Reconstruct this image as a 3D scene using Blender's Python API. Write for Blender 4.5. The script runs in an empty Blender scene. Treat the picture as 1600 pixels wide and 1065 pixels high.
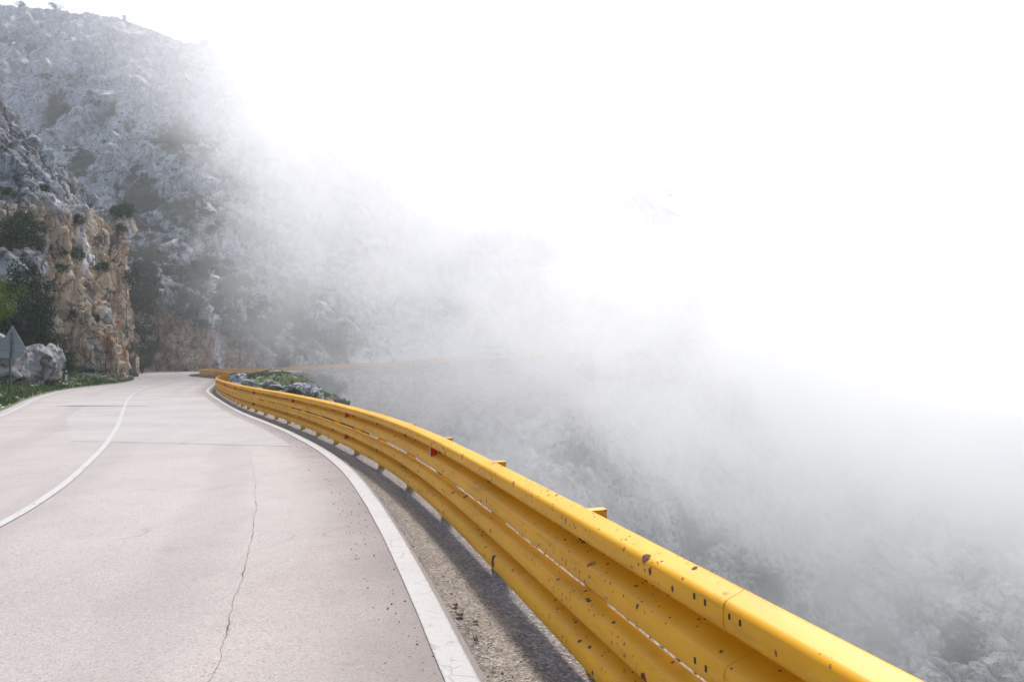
import bpy, math, random
import numpy as np
from mathutils import Vector
from mathutils.bvhtree import BVHTree

S = bpy.context.scene
COL = S.collection
R = math.radians

# ------------------------------------------------------------------ camera
CAM_H = 1.5
F = 1000.0
HOR = 573.0
PITCH = math.atan((HOR - 532.5) / F)
cam_d = bpy.data.cameras.new('camera')
cam = bpy.data.objects.new('camera', cam_d)
COL.objects.link(cam)
cam.location = (0, 0, CAM_H)
cam.rotation_euler = (R(90) + PITCH, 0, 0)
cam_d.sensor_width = 36
cam_d.lens = 36 * F / 1600
cam_d.clip_start = 0.05
cam_d.clip_end = 6000
S.camera = cam

# ------------------------------------------------------------------ world, sun, exposure
SUN_EL, SUN_AZ = R(54), R(-4)          # azimuth from +Y towards +X
w = bpy.data.worlds.new('World')
S.world = w
w.use_nodes = True
nt = w.node_tree
nt.nodes.clear()
sky = nt.nodes.new('ShaderNodeTexSky')
sky.sky_type = 'NISHITA'
sky.sun_disc = False
sky.sun_elevation = SUN_EL
sky.sun_rotation = SUN_AZ
sky.altitude = 300
sky.air_density = 1.0
sky.dust_density = 4.0
sky.ozone_density = 1.0
bg = nt.nodes.new('ShaderNodeBackground')
bg.inputs['Strength'].default_value = 0.15
wo = nt.nodes.new('ShaderNodeOutputWorld')
nt.links.new(sky.outputs[0], bg.inputs['Color'])
nt.links.new(bg.outputs[0], wo.inputs['Surface'])

sun_d = bpy.data.lights.new('sun', 'SUN')
sun_d.energy = 3.8
sun_d.angle = R(4.5)
sun_d.color = (1.0, 0.965, 0.92)
sun = bpy.data.objects.new('sun', sun_d)
COL.objects.link(sun)
sdir = Vector((math.sin(SUN_AZ) * math.cos(SUN_EL), math.cos(SUN_AZ) * math.cos(SUN_EL), math.sin(SUN_EL)))
sun.rotation_euler = sdir.to_track_quat('Z', 'Y').to_euler()

S.view_settings.view_transform = 'Standard'
S.view_settings.look = 'None'
S.view_settings.gamma = 1
S.view_settings.exposure = 0.58
S.view_settings.use_curve_mapping = False
S.render.engine = 'CYCLES'
S.cycles.use_denoising = True
S.cycles.use_adaptive_sampling = True
S.cycles.adaptive_threshold = 0.02
S.cycles.max_bounces = 12
S.cycles.diffuse_bounces = 3
S.cycles.glossy_bounces = 2
S.cycles.transmission_bounces = 2
S.cycles.transparent_max_bounces = 4
S.cycles.volume_bounces = 10
S.cycles.volume_step_rate = 3.0
S.cycles.volume_max_steps = 96
S.cycles.sample_clamp_indirect = 0
S.cycles.caustics_reflective = False
S.cycles.caustics_refractive = False

cp, sp = math.cos(PITCH), math.sin(PITCH)


def ray(px, py):
    """direction with y component 1 through a point of the picture (1600x1065)"""
    a = (px - 800) / F
    b = (532.5 - py) / F
    y = cp - b * sp
    z = sp + b * cp
    return a / y, z / y


def at(px, py, Y):
    a, b = ray(px, py)
    return (a * Y, Y, CAM_H + b * Y)


def onz(px, py, z=0.0):
    a, b = ray(px, py)
    Y = (z - CAM_H) / b
    return (a * Y, Y, z)


# ------------------------------------------------------------------ numpy noise
def _hash(ix, iy, iz, k):
    h = (ix.astype(np.uint32) * np.uint32(374761393) + iy.astype(np.uint32) * np.uint32(668265263)
         + iz.astype(np.uint32) * np.uint32(2147483647 & 1274126177) + np.uint32((k * 362437 + 1013904223) & 0xffffffff))
    h = (h ^ (h >> np.uint32(13))) * np.uint32(1274126177)
    h = (h ^ (h >> np.uint32(16))) * np.uint32(2246822519)
    h = h ^ (h >> np.uint32(13))
    return h.astype(np.float32) / np.float32(4294967296.0)


def vnoise(P, k=0):
    i = np.floor(P).astype(np.int64)
    f = (P - i).astype(np.float32)
    u = f * f * (3 - 2 * f)
    out = 0
    for dx in (0, 1):
        wx = u[:, 0] if dx else 1 - u[:, 0]
        for dy in (0, 1):
            wy = u[:, 1] if dy else 1 - u[:, 1]
            for dz in (0, 1):
                wz = u[:, 2] if dz else 1 - u[:, 2]
                out = out + wx * wy * wz * _hash(i[:, 0] + dx, i[:, 1] + dy, i[:, 2] + dz, k)
    return out * 2 - 1


def fbm(P, octv=4, k=0, gain=0.5):
    s, a = 0, 1.0
    for o in range(octv):
        s = s + a * vnoise(P * (2.0 ** o) + 17.3 * o, k + o)
        a *= gain
    return s


def cells(P, k=0):
    """F1, F2-F1, per-cell random value, facet tilt"""
    i = np.floor(P).astype(np.int64)
    n = len(P)
    f1 = np.full(n, 9.0, np.float32)
    f2 = np.full(n, 9.0, np.float32)
    rv = np.zeros(n, np.float32)
    tl = np.zeros(n, np.float32)
    for dx in (-1, 0, 1):
        for dy in (-1, 0, 1):
            for dz in (-1, 0, 1):
                cx, cy, cz = i[:, 0] + dx, i[:, 1] + dy, i[:, 2] + dz
                h0 = _hash(cx, cy, cz, k)
                h1 = _hash(cx, cy, cz, k + 7)
                h2 = _hash(cx, cy, cz, k + 13)
                ex = (cx + h0 - P[:, 0]).astype(np.float32)
                ey = (cy + h1 - P[:, 1]).astype(np.float32)
                ez = (cz + h2 - P[:, 2]).astype(np.float32)
                d = ex * ex + ey * ey + ez * ez
                m = d < f1
                f2 = np.where(m, f1, np.minimum(f2, d))
                f1 = np.where(m, d, f1)
                r = (h0 * 7.13 + h1 * 3.7) % 1.0
                rv = np.where(m, r, rv)
                tl = np.where(m, ex * (h1 * 2 - 1) + ey * (h2 * 2 - 1) + ez * (h0 * 2 - 1), tl)
    f1 = np.sqrt(f1)
    f2 = np.sqrt(f2)
    return f1, f2 - f1, rv, tl


def sstep(x, a, b):
    t = np.clip((x - a) / (b - a), 0, 1)
    return t * t * (3 - 2 * t)


def rock(P, size, k=0, vert=1.0, crack=0.12, shear=0.0):
    """blocky fractured-rock relief: facets standing proud, split by cracks; in units of size"""
    Q = P / size
    Q = Q.copy()
    Q[:, 2] = Q[:, 2] / vert + shear * Q[:, 0]
    W = np.stack([fbm(Q * 0.8 + 5, 2, k + 31), fbm(Q * 0.8 + 9, 2, k + 37), fbm(Q * 0.8 + 2, 2, k + 41)], 1) * 0.2
    f1, e, rv, tl = cells(Q + W, k)
    g = np.clip(e / crack, 0, 1)
    return (rv - 0.5) * 0.6 + tl * 0.95 - (1 - g) * 0.4


def slabs(P, size, k, dip=0.75, ratio=2.6, turn=0.0, crack=0.09):
    """rock broken along bedding planes that dip to the right"""
    c, s_ = math.cos(dip), math.sin(dip)
    x = P[:, 0] + P[:, 1] * turn
    u = x * c - P[:, 2] * s_
    v_ = x * s_ + P[:, 2] * c
    return rock(np.stack([u / ratio, P[:, 1] * 0.7, v_], 1), size, k, 1.0, crack)


def interp(xs, pts):
    a = np.array(pts, float)
    return np.interp(xs, a[:, 0], a[:, 1])


# ------------------------------------------------------------------ materials
def new_mat(name):
    m = bpy.data.materials.new(name)
    m.use_nodes = True
    t = m.node_tree
    b = t.nodes['Principled BSDF']
    return m, t, b


class NB:
    def __init__(self, t):
        self.t = t
        self.tc = None

    def n(self, typ, **kw):
        nd = self.t.nodes.new(typ)
        for k, v in kw.items():
            setattr(nd, k, v)
        return nd

    def link(self, a, b):
        self.t.links.new(a, b)

    def coord(self, scale=(1, 1, 1), rot=(0, 0, 0), kind='Object'):
        if self.tc is None:
            self.tc = self.n('ShaderNodeTexCoord')
        mp = self.n('ShaderNodeMapping')
        mp.inputs['Scale'].default_value = scale
        mp.inputs['Rotation'].default_value = rot
        self.link(self.tc.outputs[kind], mp.inputs['Vector'])
        return mp.outputs[0]

    def noise(self, co, scale, detail=4, rough=0.55, dist=0.0):
        nd = self.n('ShaderNodeTexNoise')
        nd.inputs['Scale'].default_value = scale
        nd.inputs['Detail'].default_value = detail
        nd.inputs['Roughness'].default_value = rough
        nd.inputs['Distortion'].default_value = dist
        self.link(co, nd.inputs['Vector'])
        return nd.outputs['Fac']

    def ramp(self, fac, a, b, inv=False):
        nd = self.n('ShaderNodeMapRange', interpolation_type='SMOOTHSTEP')
        nd.inputs['From Min'].default_value = a
        nd.inputs['From Max'].default_value = b
        nd.inputs['To Min'].default_value = 1 if inv else 0
        nd.inputs['To Max'].default_value = 0 if inv else 1
        self.link(fac, nd.inputs['Value'])
        return nd.outputs[0]

    def mix(self, fac, a, b):
        nd = self.n('ShaderNodeMix', data_type='RGBA')
        for v, s in ((fac, 0), (a, 6), (b, 7)):
            if isinstance(v, (tuple, list)):
                nd.inputs[s].default_value = tuple(v) + (1,)
            elif isinstance(v, (int, float)):
                nd.inputs[s].default_value = v
            else:
                self.link(v, nd.inputs[s])
        return nd.outputs[2]

    def math(self, op, a, b=None, clamp=False):
        nd = self.n('ShaderNodeMath', operation=op)
        nd.use_clamp = clamp
        for i, v in enumerate((a, b)):
            if v is None:
                continue
            if isinstance(v, (int, float)):
                nd.inputs[i].default_value = v
            else:
                self.link(v, nd.inputs[i])
        return nd.outputs[0]

    def attr(self, name):
        nd = self.n('ShaderNodeAttribute', attribute_name=name)
        return nd.outputs['Fac']

    def bump(self, h, strength, dist, bsdf):
        nd = self.n('ShaderNodeBump')
        nd.inputs['Strength'].default_value = strength
        nd.inputs['Distance'].default_value = dist
        self.link(h, nd.inputs['Height'])
        self.link(nd.outputs[0], bsdf.inputs['Normal'])


def simple(name, c, rough=0.8, metal=0.0):
    m, t, b = new_mat(name)
    b.inputs['Base Color'].default_value = tuple(c) + (1,)
    b.inputs['Roughness'].default_value = rough
    b.inputs['Metallic'].default_value = metal
    return m


def rock_mat(name, g1, g2, sc=1.0, bump=0.35):
    """grey limestone; attribute ochre tints the fresh faces, attribute veg is soil and moss"""
    m, t, b = new_mat(name)
    n = NB(t)
    co = n.coord()
    cv = n.coord(scale=(1, 1, 0.24))
    big = n.noise(co, 0.12 * sc, 5, 0.6)
    mid = n.noise(co, 0.9 * sc, 8, 0.65, 0.4)
    fine = n.noise(co, 5 * sc, 6, 0.7)
    col = n.mix(n.ramp(mid, 0.35, 0.68), g1, g2)
    col = n.mix(n.math('MULTIPLY', n.ramp(big, 0.5, 0.66), 0.5), col, (0.526, 0.526, 0.540))
    # ochre
    st = n.noise(cv, 0.5 * sc, 7, 0.62, 0.5)
    och = n.mix(n.ramp(mid, 0.38, 0.62), (0.52, 0.43, 0.33), (0.49, 0.32, 0.165))
    och = n.mix(n.math('MULTIPLY', n.ramp(fine, 0.45, 0.7), 0.5), och, (0.62, 0.56, 0.49))
    fo = n.math('MULTIPLY', n.attr('ochre'), n.ramp(n.noise(n.coord(scale=(1, 1, 0.45)), 0.25 * sc, 7, 0.65, 0.3), 0.34, 0.46))
    col = n.mix(fo, col, och)
    # rusty and dark seepage streaks
    rs = n.math('MULTIPLY', n.attr('ochre'), n.ramp(n.noise(cv, 0.75 * sc, 5, 0.6, 0.2), 0.54, 0.64))
    col = n.mix(n.math('MULTIPLY', rs, 0.8), col, (0.376, 0.150, 0.050))
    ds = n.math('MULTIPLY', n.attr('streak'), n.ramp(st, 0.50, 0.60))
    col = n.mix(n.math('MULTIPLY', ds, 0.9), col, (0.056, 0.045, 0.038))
    ws = n.math('MULTIPLY', n.attr('white'), n.ramp(n.noise(cv, 1.3 * sc, 4, 0.5), 0.40, 0.52))
    col = n.mix(ws, col, (0.753, 0.753, 0.791))
    # soil, moss and low growth
    gr = n.mix(n.ramp(fine, 0.35, 0.65), (0.030, 0.055, 0.020), (0.075, 0.105, 0.045))
    fv = n.ramp(n.math('ADD', n.attr('veg'), n.math('MULTIPLY', n.math('SUBTRACT', mid, 0.5), 0.9)), 0.42, 0.60)
    col = n.mix(fv, col, gr)
    # joints: narrow fractures coloured dark brown and sunk in the bump
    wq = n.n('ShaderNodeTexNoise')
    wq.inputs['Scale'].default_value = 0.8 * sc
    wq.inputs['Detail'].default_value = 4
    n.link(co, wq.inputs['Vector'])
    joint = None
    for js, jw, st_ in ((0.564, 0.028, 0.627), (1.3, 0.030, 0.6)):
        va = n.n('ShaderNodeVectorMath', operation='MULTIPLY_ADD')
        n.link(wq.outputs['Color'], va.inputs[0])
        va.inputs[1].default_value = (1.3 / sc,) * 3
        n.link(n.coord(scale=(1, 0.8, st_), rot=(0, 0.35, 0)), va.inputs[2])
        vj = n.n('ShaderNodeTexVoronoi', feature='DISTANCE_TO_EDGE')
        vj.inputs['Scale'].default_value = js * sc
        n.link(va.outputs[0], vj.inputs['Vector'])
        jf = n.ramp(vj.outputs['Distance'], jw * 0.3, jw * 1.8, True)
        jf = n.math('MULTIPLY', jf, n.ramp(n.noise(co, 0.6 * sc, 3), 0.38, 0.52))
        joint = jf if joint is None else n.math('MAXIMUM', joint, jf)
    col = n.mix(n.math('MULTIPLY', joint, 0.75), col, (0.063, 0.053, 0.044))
    n.link(col, b.inputs['Base Color'])
    b.inputs['Roughness'].default_value = 0.9
    b.inputs['Specular IOR Level'].default_value = 0.2
    mid = n.math('SUBTRACT', mid, n.math('MULTIPLY', joint, 0.9))
    hb = n.math('ADD', n.math('MULTIPLY', mid, 1.0), n.math('MULTIPLY', fine, 0.4))
    n.bump(hb, bump, 0.12 / sc, b)
    return m


M = {}
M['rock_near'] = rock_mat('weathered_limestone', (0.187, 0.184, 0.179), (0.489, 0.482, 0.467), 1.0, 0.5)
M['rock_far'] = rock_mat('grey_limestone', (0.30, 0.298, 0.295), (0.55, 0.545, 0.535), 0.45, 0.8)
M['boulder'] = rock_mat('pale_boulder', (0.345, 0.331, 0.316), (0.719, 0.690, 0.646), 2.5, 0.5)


def asphalt_mat(name, c1, c2, c3, grain=0.35, useband=False):
    m, t, b = new_mat(name)
    n = NB(t)
    co = n.coord()
    big = n.noise(co, 0.35, 5, 0.6)
    spk = n.n('ShaderNodeTexVoronoi')
    spk.inputs['Scale'].default_value = 95
    n.link(co, spk.inputs['Vector'])
    fine = n.noise(co, 160, 3, 0.7)
    sep = n.n('ShaderNodeSeparateColor')
    n.link(spk.outputs['Color'], sep.inputs[0])
    col = n.mix(n.ramp(big, 0.35, 0.65), c1, c2)
    col = n.mix(n.math('MULTIPLY', n.ramp(sep.outputs[0], 0.72, 0.95), grain), col, (0.601, 0.549, 0.512))
    col = n.mix(n.math('MULTIPLY', n.ramp(sep.outputs[1], 0.78, 0.95), grain * 1.6), col, c3)
    stain = n.noise(n.coord(scale=(1, 1, 1)), 1.6, 6, 0.65, 0.6)
    col = n.mix(n.math('MULTIPLY', n.ramp(stain, 0.56, 0.75), 0.22), col, c3)
    trk = n.noise(n.coord(scale=(1, 0.22, 1), rot=(0, 0, -0.5)), 1.1, 4, 0.6)
    col = n.mix(n.math('MULTIPLY', n.ramp(trk, 0.42, 0.62), 0.25), col, (0.389, 0.357, 0.339))
    if useband:
        cx = n.math('ADD', n.attr('cross'), n.math('MULTIPLY', n.math('SUBTRACT', n.noise(co, 0.8, 5, 0.65), 0.5), 0.12))
        rim = n.math('MULTIPLY', n.ramp(cx, 0.86, 1.0), 0.62)
        col = n.mix(rim, col, (0.150, 0.127, 0.117))
        tr = n.math('SINE', n.math('MULTIPLY', cx, 26.0))
        col = n.mix(n.math('MULTIPLY', n.ramp(tr, 0.2, 1.0), 0.22), col, (0.221, 0.198, 0.188))
        seam = n.ramp(n.math('ABSOLUTE', n.math('SUBTRACT', n.noise(co, 0.22, 3, 0.6), 0.5)), 0.0, 0.0022, True)
        col = n.mix(n.math('MULTIPLY', seam, n.math('MULTIPLY', n.ramp(n.noise(co, 1.1, 2), 0.45, 0.6), 0.35)), col, (0.124, 0.098, 0.088))
    pits = n.noise(co, 26, 4, 0.7)
    col = n.mix(n.math('MULTIPLY', n.ramp(pits, 0.6, 0.72), 0.3), col, c3)
    n.link(col, b.inputs['Base Color'])
    b.inputs['Roughness'].default_value = 0.85
    b.inputs['Specular IOR Level'].default_value = 0.35
    h = n.math('ADD', n.math('MULTIPLY', spk.outputs['Distance'], 0.8), n.math('MULTIPLY', fine, 0.8))
    n.bump(h, 0.6, 0.006, b)
    return m


M['asphalt'] = asphalt_mat('asphalt', (0.325, 0.290, 0.270), (0.38, 0.342, 0.32), (0.124, 0.102, 0.094), 0.22, True)
M['asphalt_new'] = asphalt_mat('patched_asphalt', (0.325, 0.302, 0.290), (0.375, 0.350, 0.336), (0.142, 0.124, 0.117), 0.2)


def shoulder_mat():
    m, t, b = new_mat('gritty_shoulder')
    n = NB(t)
    co = n.coord()
    u = n.attr('cross')
    wob = n.math('MULTIPLY', n.math('SUBTRACT', n.noise(co, 2.2, 6, 0.65), 0.5), 0.55)
    uu = n.math('ADD', u, wob)
    cr = n.n('ShaderNodeValToRGB')
    e = cr.color_ramp.elements
    e[0].position = 0.0
    e[0].color = (0.194, 0.164, 0.141, 1)
    e[1].position = 1.0
    e[1].color = (0.327, 0.283, 0.238, 1)
    for p, c in ((0.14, (0.253, 0.216, 0.178)), (0.32, (0.297, 0.253, 0.208)), (0.46, (0.194, 0.166, 0.149)),  # grit bands across; the dark middle one partly paints in the rail's shadow
                 (0.66, (0.223, 0.196, 0.178)), (0.80, (0.283, 0.250, 0.220))):
        k = e.new(p)
        k.color = c + (1,)
    n.link(uu, cr.inputs[0])
    spk = n.n('ShaderNodeTexVoronoi')
    spk.inputs['Scale'].default_value = 60
    n.link(co, spk.inputs['Vector'])
    sep = n.n('ShaderNodeSeparateColor')
    n.link(spk.outputs['Color'], sep.inputs[0])
    col = n.mix(n.math('MULTIPLY', n.ramp(sep.outputs[0], 0.6, 0.95), 0.45), cr.outputs[0], (0.505, 0.446, 0.386))
    col = n.mix(n.math('MULTIPLY', n.ramp(sep.outputs[1], 0.55, 0.95), 0.65), col, (0.075, 0.064, 0.056))
    cl = n.noise(co, 9, 5, 0.7)
    col = n.mix(n.math('MULTIPLY', n.ramp(cl, 0.55, 0.7), 0.4), col, (0.105, 0.089, 0.075))
    n.link(col, b.inputs['Base Color'])
    b.inputs['Roughness'].default_value = 0.95
    h = n.math('ADD', n.math('MULTIPLY', spk.outputs['Distance'], 1.0), n.math('MULTIPLY', cl, 1.2))
    n.bump(h, 0.9, 0.02, b)
    return m


M['shoulder'] = shoulder_mat()


def line_mat():
    m, t, b = new_mat('worn_white_paint')
    n = NB(t)
    co = n.coord()
    w0 = n.noise(co, 1.7, 6, 0.7)
    w1 = n.noise(co, 14, 8, 0.75, 0.3)
    w2 = n.noise(co, 90, 3, 0.7)
    col = n.mix(n.ramp(w2, 0.3, 0.7), (0.361, 0.356, 0.348), (0.437, 0.432, 0.420))
    col = n.mix(n.math('MULTIPLY', n.ramp(w0, 0.45, 0.7), 0.45), col, (0.353, 0.336, 0.319))
    f = n.math('ADD', w1, n.math('MULTIPLY', w2, 0.18))
    col = n.mix(n.math('MULTIPLY', n.ramp(f, 0.66, 0.74), 0.8), col, (0.286, 0.252, 0.235))
    # ragged edges where the tyres have worn the paint through
    cr = n.math('ABSOLUTE', n.math('SUBTRACT', n.attr('cross'), 0.5))
    ed = n.math('ADD', cr, n.math('MULTIPLY', n.math('SUBTRACT', n.noise(co, 30, 6, 0.8), 0.5), 0.35))
    col = n.mix(n.math('MULTIPLY', n.ramp(ed, 0.44, 0.49), 0.9), col, (0.286, 0.252, 0.235))
    vo = n.n('ShaderNodeTexVoronoi', feature='DISTANCE_TO_EDGE')
    vo.inputs['Scale'].default_value = 5
    n.link(n.coord(), vo.inputs['Vector'])
    gate = n.ramp(n.noise(co, 1.5, 2), 0.45, 0.6)
    col = n.mix(n.math('MULTIPLY', n.ramp(vo.outputs['Distance'], 0.004, 0.03, True), n.math('MULTIPLY', gate, 0.7)), col, (0.202, 0.176, 0.160))
    n.link(col, b.inputs['Base Color'])
    b.inputs['Roughness'].default_value = 0.8
    n.bump(w2, 0.4, 0.004, b)
    return m


M['line'] = line_mat()


def yellow_mat(name, chips=1.0):
    m, t, b = new_mat(name)
    n = NB(t)
    co = n.coord()
    big = n.noise(co, 1.3, 4, 0.6)
    col = n.mix(n.ramp(big, 0.3, 0.7), (0.719, 0.337, 0.005), (0.816, 0.399, 0.009))
    # sun-bleached, dusty film
    dust = n.noise(n.coord(scale=(1, 1, 3)), 7, 6, 0.7)
    col = n.mix(n.math('MULTIPLY', n.ramp(dust, 0.5, 0.8), 0.15), col, (0.804, 0.526, 0.205))
    # grime settled along the folds
    gm = n.noise(n.coord(scale=(1.2, 1.2, 9)), 1.6, 6, 0.7)
    col = n.mix(n.math('MULTIPLY', n.ramp(gm, 0.52, 0.70), 0.38), col, (0.30, 0.14, 0.02))
    # stone chips: voronoi spots gated by noise
    out = col
    chipf = None
    for sc, lo, gate_s, gl, gh in ((8.0, 0.27, 1.1, 0.45, 0.53), (26.0, 0.30, 2.3, 0.47, 0.53), (60.0, 0.32, 1.7, 0.48, 0.54)):
        v = n.n('ShaderNodeTexVoronoi')
        v.inputs['Scale'].default_value = sc
        v.inputs['Randomness'].default_value = 1
        wv = n.n('ShaderNodeTexNoise')
        wv.inputs['Scale'].default_value = sc * 1.7
        wv.inputs['Detail'].default_value = 3
        n.link(co, wv.inputs['Vector'])
        va = n.n('ShaderNodeVectorMath', operation='MULTIPLY_ADD')
        n.link(wv.outputs['Color'], va.inputs[0])
        va.inputs[1].default_value = (0.35 / sc,) * 3
        n.link(n.coord(scale=(1, 1, 0.62)), va.inputs[2])
        n.link(va.outputs[0], v.inputs['Vector'])
        sep = n.n('ShaderNodeSeparateColor')
        n.link(v.outputs['Color'], sep.inputs[0])
        size = n.math('MULTIPLY', n.ramp(sep.outputs[0], 0.55, 1.0), lo)
        spot = n.ramp(n.math('SUBTRACT', size, v.outputs['Distance']), 0.0, 0.03)
        g = n.ramp(n.noise(co, gate_s, 3, 0.6), gl, gh)
        fs = n.math('MULTIPLY', spot, g)
        chipf = fs if chipf is None else n.math('MAXIMUM', chipf, fs)
    chipf = n.math('MULTIPLY', chipf, chips)
    rustc = n.mix(n.ramp(n.noise(co, 60, 3), 0.4, 0.6), (0.085, 0.028, 0.030), (0.17, 0.065, 0.045))
    # rusty drips
    dr = n.noise(n.coord(scale=(14, 14, 1.2)), 2.0, 4, 0.6)
    drip = n.math('MULTIPLY', n.ramp(dr, 0.68, 0.78), n.math('MULTIPLY', n.ramp(big, 0.40, 0.65), 0.65))
    out = n.mix(drip, out, (0.42, 0.17, 0.03))
    out = n.mix(chipf, out, rustc)
    n.link(out, b.inputs['Base Color'])
    ro = n.math('ADD', 0.48, n.math('MULTIPLY', chipf, 0.4))
    n.link(ro, b.inputs['Roughness'])
    b.inputs['Specular IOR Level'].default_value = 0.4
    hh = n.math('ADD', n.math('MULTIPLY', chipf, -1.0), n.math('MULTIPLY', dust, 0.25))
    n.bump(hh, 0.35, 0.003, b)
    return m


M['yellow'] = yellow_mat('chipped_yellow_paint')
M['yellow_post'] = yellow_mat('yellow_post_paint', 0.7)
M['rust'] = simple('rusty_steel', (0.07, 0.035, 0.028), 0.85)
M['red'] = simple('red_reflector_face', (0.60, 0.035, 0.02), 0.35)
M['reflframe'] = simple('pale_reflector_frame', (0.6, 0.5, 0.42), 0.5)
M['galv'] = simple('weathered_sign_metal', (0.33, 0.33, 0.325), 0.7)
M['galvdark'] = simple('dark_galvanised_post', (0.10, 0.11, 0.12), 0.6, 0.4)
M['white'] = simple('white_plastic', (0.78, 0.78, 0.76), 0.5)
M['black'] = simple('black_plastic', (0.03, 0.03, 0.03), 0.5)
M['cable'] = simple('dark_steel_cable', (0.03, 0.028, 0.027), 0.7)
M['crack'] = simple('dark_crack', (0.11, 0.085, 0.072), 0.95)
M['concrete'] = simple('pale_concrete', (0.40, 0.38, 0.35), 0.9)


def leaf_mat(name, c1, c2, c3=None):
    m, t, b = new_mat(name)
    n = NB(t)
    oi = n.n('ShaderNodeObjectInfo')
    geo = n.n('ShaderNodeNewGeometry')
    col = n.mix(geo.outputs['Random Per Island'], c1, c2)
    nz = n.noise(n.coord(), 0.9, 3)
    col = n.mix(n.math('MULTIPLY', n.ramp(nz, 0.45, 0.7), 0.5), col, c3 or c2)
    hs = n.n('ShaderNodeHueSaturation')
    n.link(col, hs.inputs['Color'])
    n.link(n.math('ADD', 0.75, n.math('MULTIPLY', oi.outputs['Random'], 0.5)), hs.inputs['Value'])
    n.link(hs.outputs[0], b.inputs['Base Color'])
    b.inputs['Roughness'].default_value = 0.8
    b.inputs['Specular IOR Level'].default_value = 0.1
    return m


M['leaf_dark'] = leaf_mat('dark_shrub_leaves', (0.020, 0.048, 0.018), (0.045, 0.088, 0.032))
M['leaf_conifer'] = leaf_mat('conifer_needles', (0.018, 0.045, 0.026), (0.04, 0.08, 0.04))
M['leaf_bright'] = leaf_mat('yellow_green_leaves', (0.09, 0.135, 0.02), (0.18, 0.22, 0.035))
M['leaf_grass'] = leaf_mat('grass_blades', (0.06, 0.11, 0.03), (0.15, 0.20, 0.06), (0.22, 0.22, 0.10))
M['petal'] = simple('white_petals', (0.75, 0.76, 0.70), 0.7)
M['twig'] = simple('shrub_bark', (0.10, 0.075, 0.055), 0.9)


def wall_mat():
    m, t, b = new_mat('coursed_masonry')
    n = NB(t)
    br = n.n('ShaderNodeTexBrick')
    br.inputs['Scale'].default_value = 1.0
    br.inputs['Mortar Size'].default_value = 0.03
    br.inputs['Brick Width'].default_value = 0.9
    br.inputs['Row Height'].default_value = 0.38
    br.inputs['Color1'].default_value = (0.296, 0.226, 0.204, 1)
    br.inputs['Color2'].default_value = (0.594, 0.469, 0.430, 1)
    br.inputs['Mortar'].default_value = (0.156, 0.133, 0.125, 1)
    n.link(n.coord(kind='UV'), br.inputs['Vector'])
    co = n.coord()
    st = n.noise(n.coord(scale=(1, 1, 0.12)), 0.55, 7, 0.65)
    col = n.mix(n.math('MULTIPLY', n.ramp(st, 0.53, 0.68), 0.6), br.outputs[0], (0.117, 0.106, 0.101))
    bl = n.noise(co, 0.25, 5, 0.6)
    col = n.mix(n.math('MULTIPLY', n.ramp(bl, 0.5, 0.65), 0.4), col, (0.625, 0.562, 0.531))
    n.link(col, b.inputs['Base Color'])
    b.inputs['Roughness'].default_value = 0.95
    n.bump(n.math('ADD', br.outputs['Fac'], n.math('MULTIPLY', n.noise(co, 4, 5, 0.7), -0.8)), 0.8, -0.06, b)
    return m


M['wall'] = wall_mat()


def ground_mat():
    m, t, b = new_mat('verge_soil')
    n = NB(t)
    co = n.coord()
    a = n.noise(co, 1.2, 6, 0.65)
    f = n.noise(co, 14, 5, 0.7)
    g = n.mix(n.ramp(f, 0.35, 0.65), (0.05, 0.075, 0.025), (0.11, 0.13, 0.05))
    s = n.mix(n.ramp(f, 0.35, 0.65), (0.16, 0.13, 0.10), (0.36, 0.33, 0.28))
    col = n.mix(n.ramp(n.math('ADD', a, n.math('SUBTRACT', n.attr('soil'), 0.5)), 0.4, 0.6), g, s)
    n.link(col, b.inputs['Base Color'])
    b.inputs['Roughness'].default_value = 0.95
    n.bump(f, 0.7, 0.06, b)
    return m


M['ground'] = ground_mat()


# ------------------------------------------------------------------ object helpers
def setp(o, label=None, cat=None, group=None, kind=None):
    if label:
        o['label'] = label
    if cat:
        o['category'] = cat
    if group:
        o['group'] = group
    if kind:
        o['kind'] = kind
    return o


def mesh_np(name, V, Fc, mat, smooth=False, attrs=None, uv=None):
    """V (n,3) array, Fc (m,k) array of quads or tris"""
    V = np.asarray(V, np.float32)
    Fc = np.asarray(Fc, np.int32)
    me = bpy.data.meshes.new(name)
    k = Fc.shape[1]
    me.vertices.add(len(V))
    me.vertices.foreach_set('co', V.ravel())
    me.loops.add(Fc.size)
    me.loops.foreach_set('vertex_index', Fc.ravel())
    me.polygons.add(len(Fc))
    me.polygons.foreach_set('loop_start', np.arange(0, Fc.size, k, dtype=np.int32))
    try:
        me.polygons.foreach_set('loop_total', np.full(len(Fc), k, np.int32))
    except Exception:
        pass
    me.update(calc_edges=True)
    if smooth:
        me.polygons.foreach_set('use_smooth', np.ones(len(Fc), bool))
    for a, vals in (attrs or {}).items():
        at_ = me.attributes.new(a, 'FLOAT', 'POINT')
        at_.data.foreach_set('value', np.asarray(vals, np.float32))
    if uv is not None:
        l = me.uv_layers.new(name='UVMap')
        l.data.foreach_set('uv', np.asarray(uv, np.float32)[Fc.ravel()].ravel())
    me.materials.append(mat)
    me.validate()
    return me


def add(name, me, parent=None, loc=(0, 0, 0)):
    o = bpy.data.objects.new(name, me)
    COL.objects.link(o)
    o.location = loc
    if parent:
        o.parent = parent
    return o


def empty(name, loc=(0, 0, 0)):
    o = bpy.data.objects.new(name, None)
    COL.objects.link(o)
    o.location = loc
    o.empty_display_size = 0.2
    return o


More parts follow.
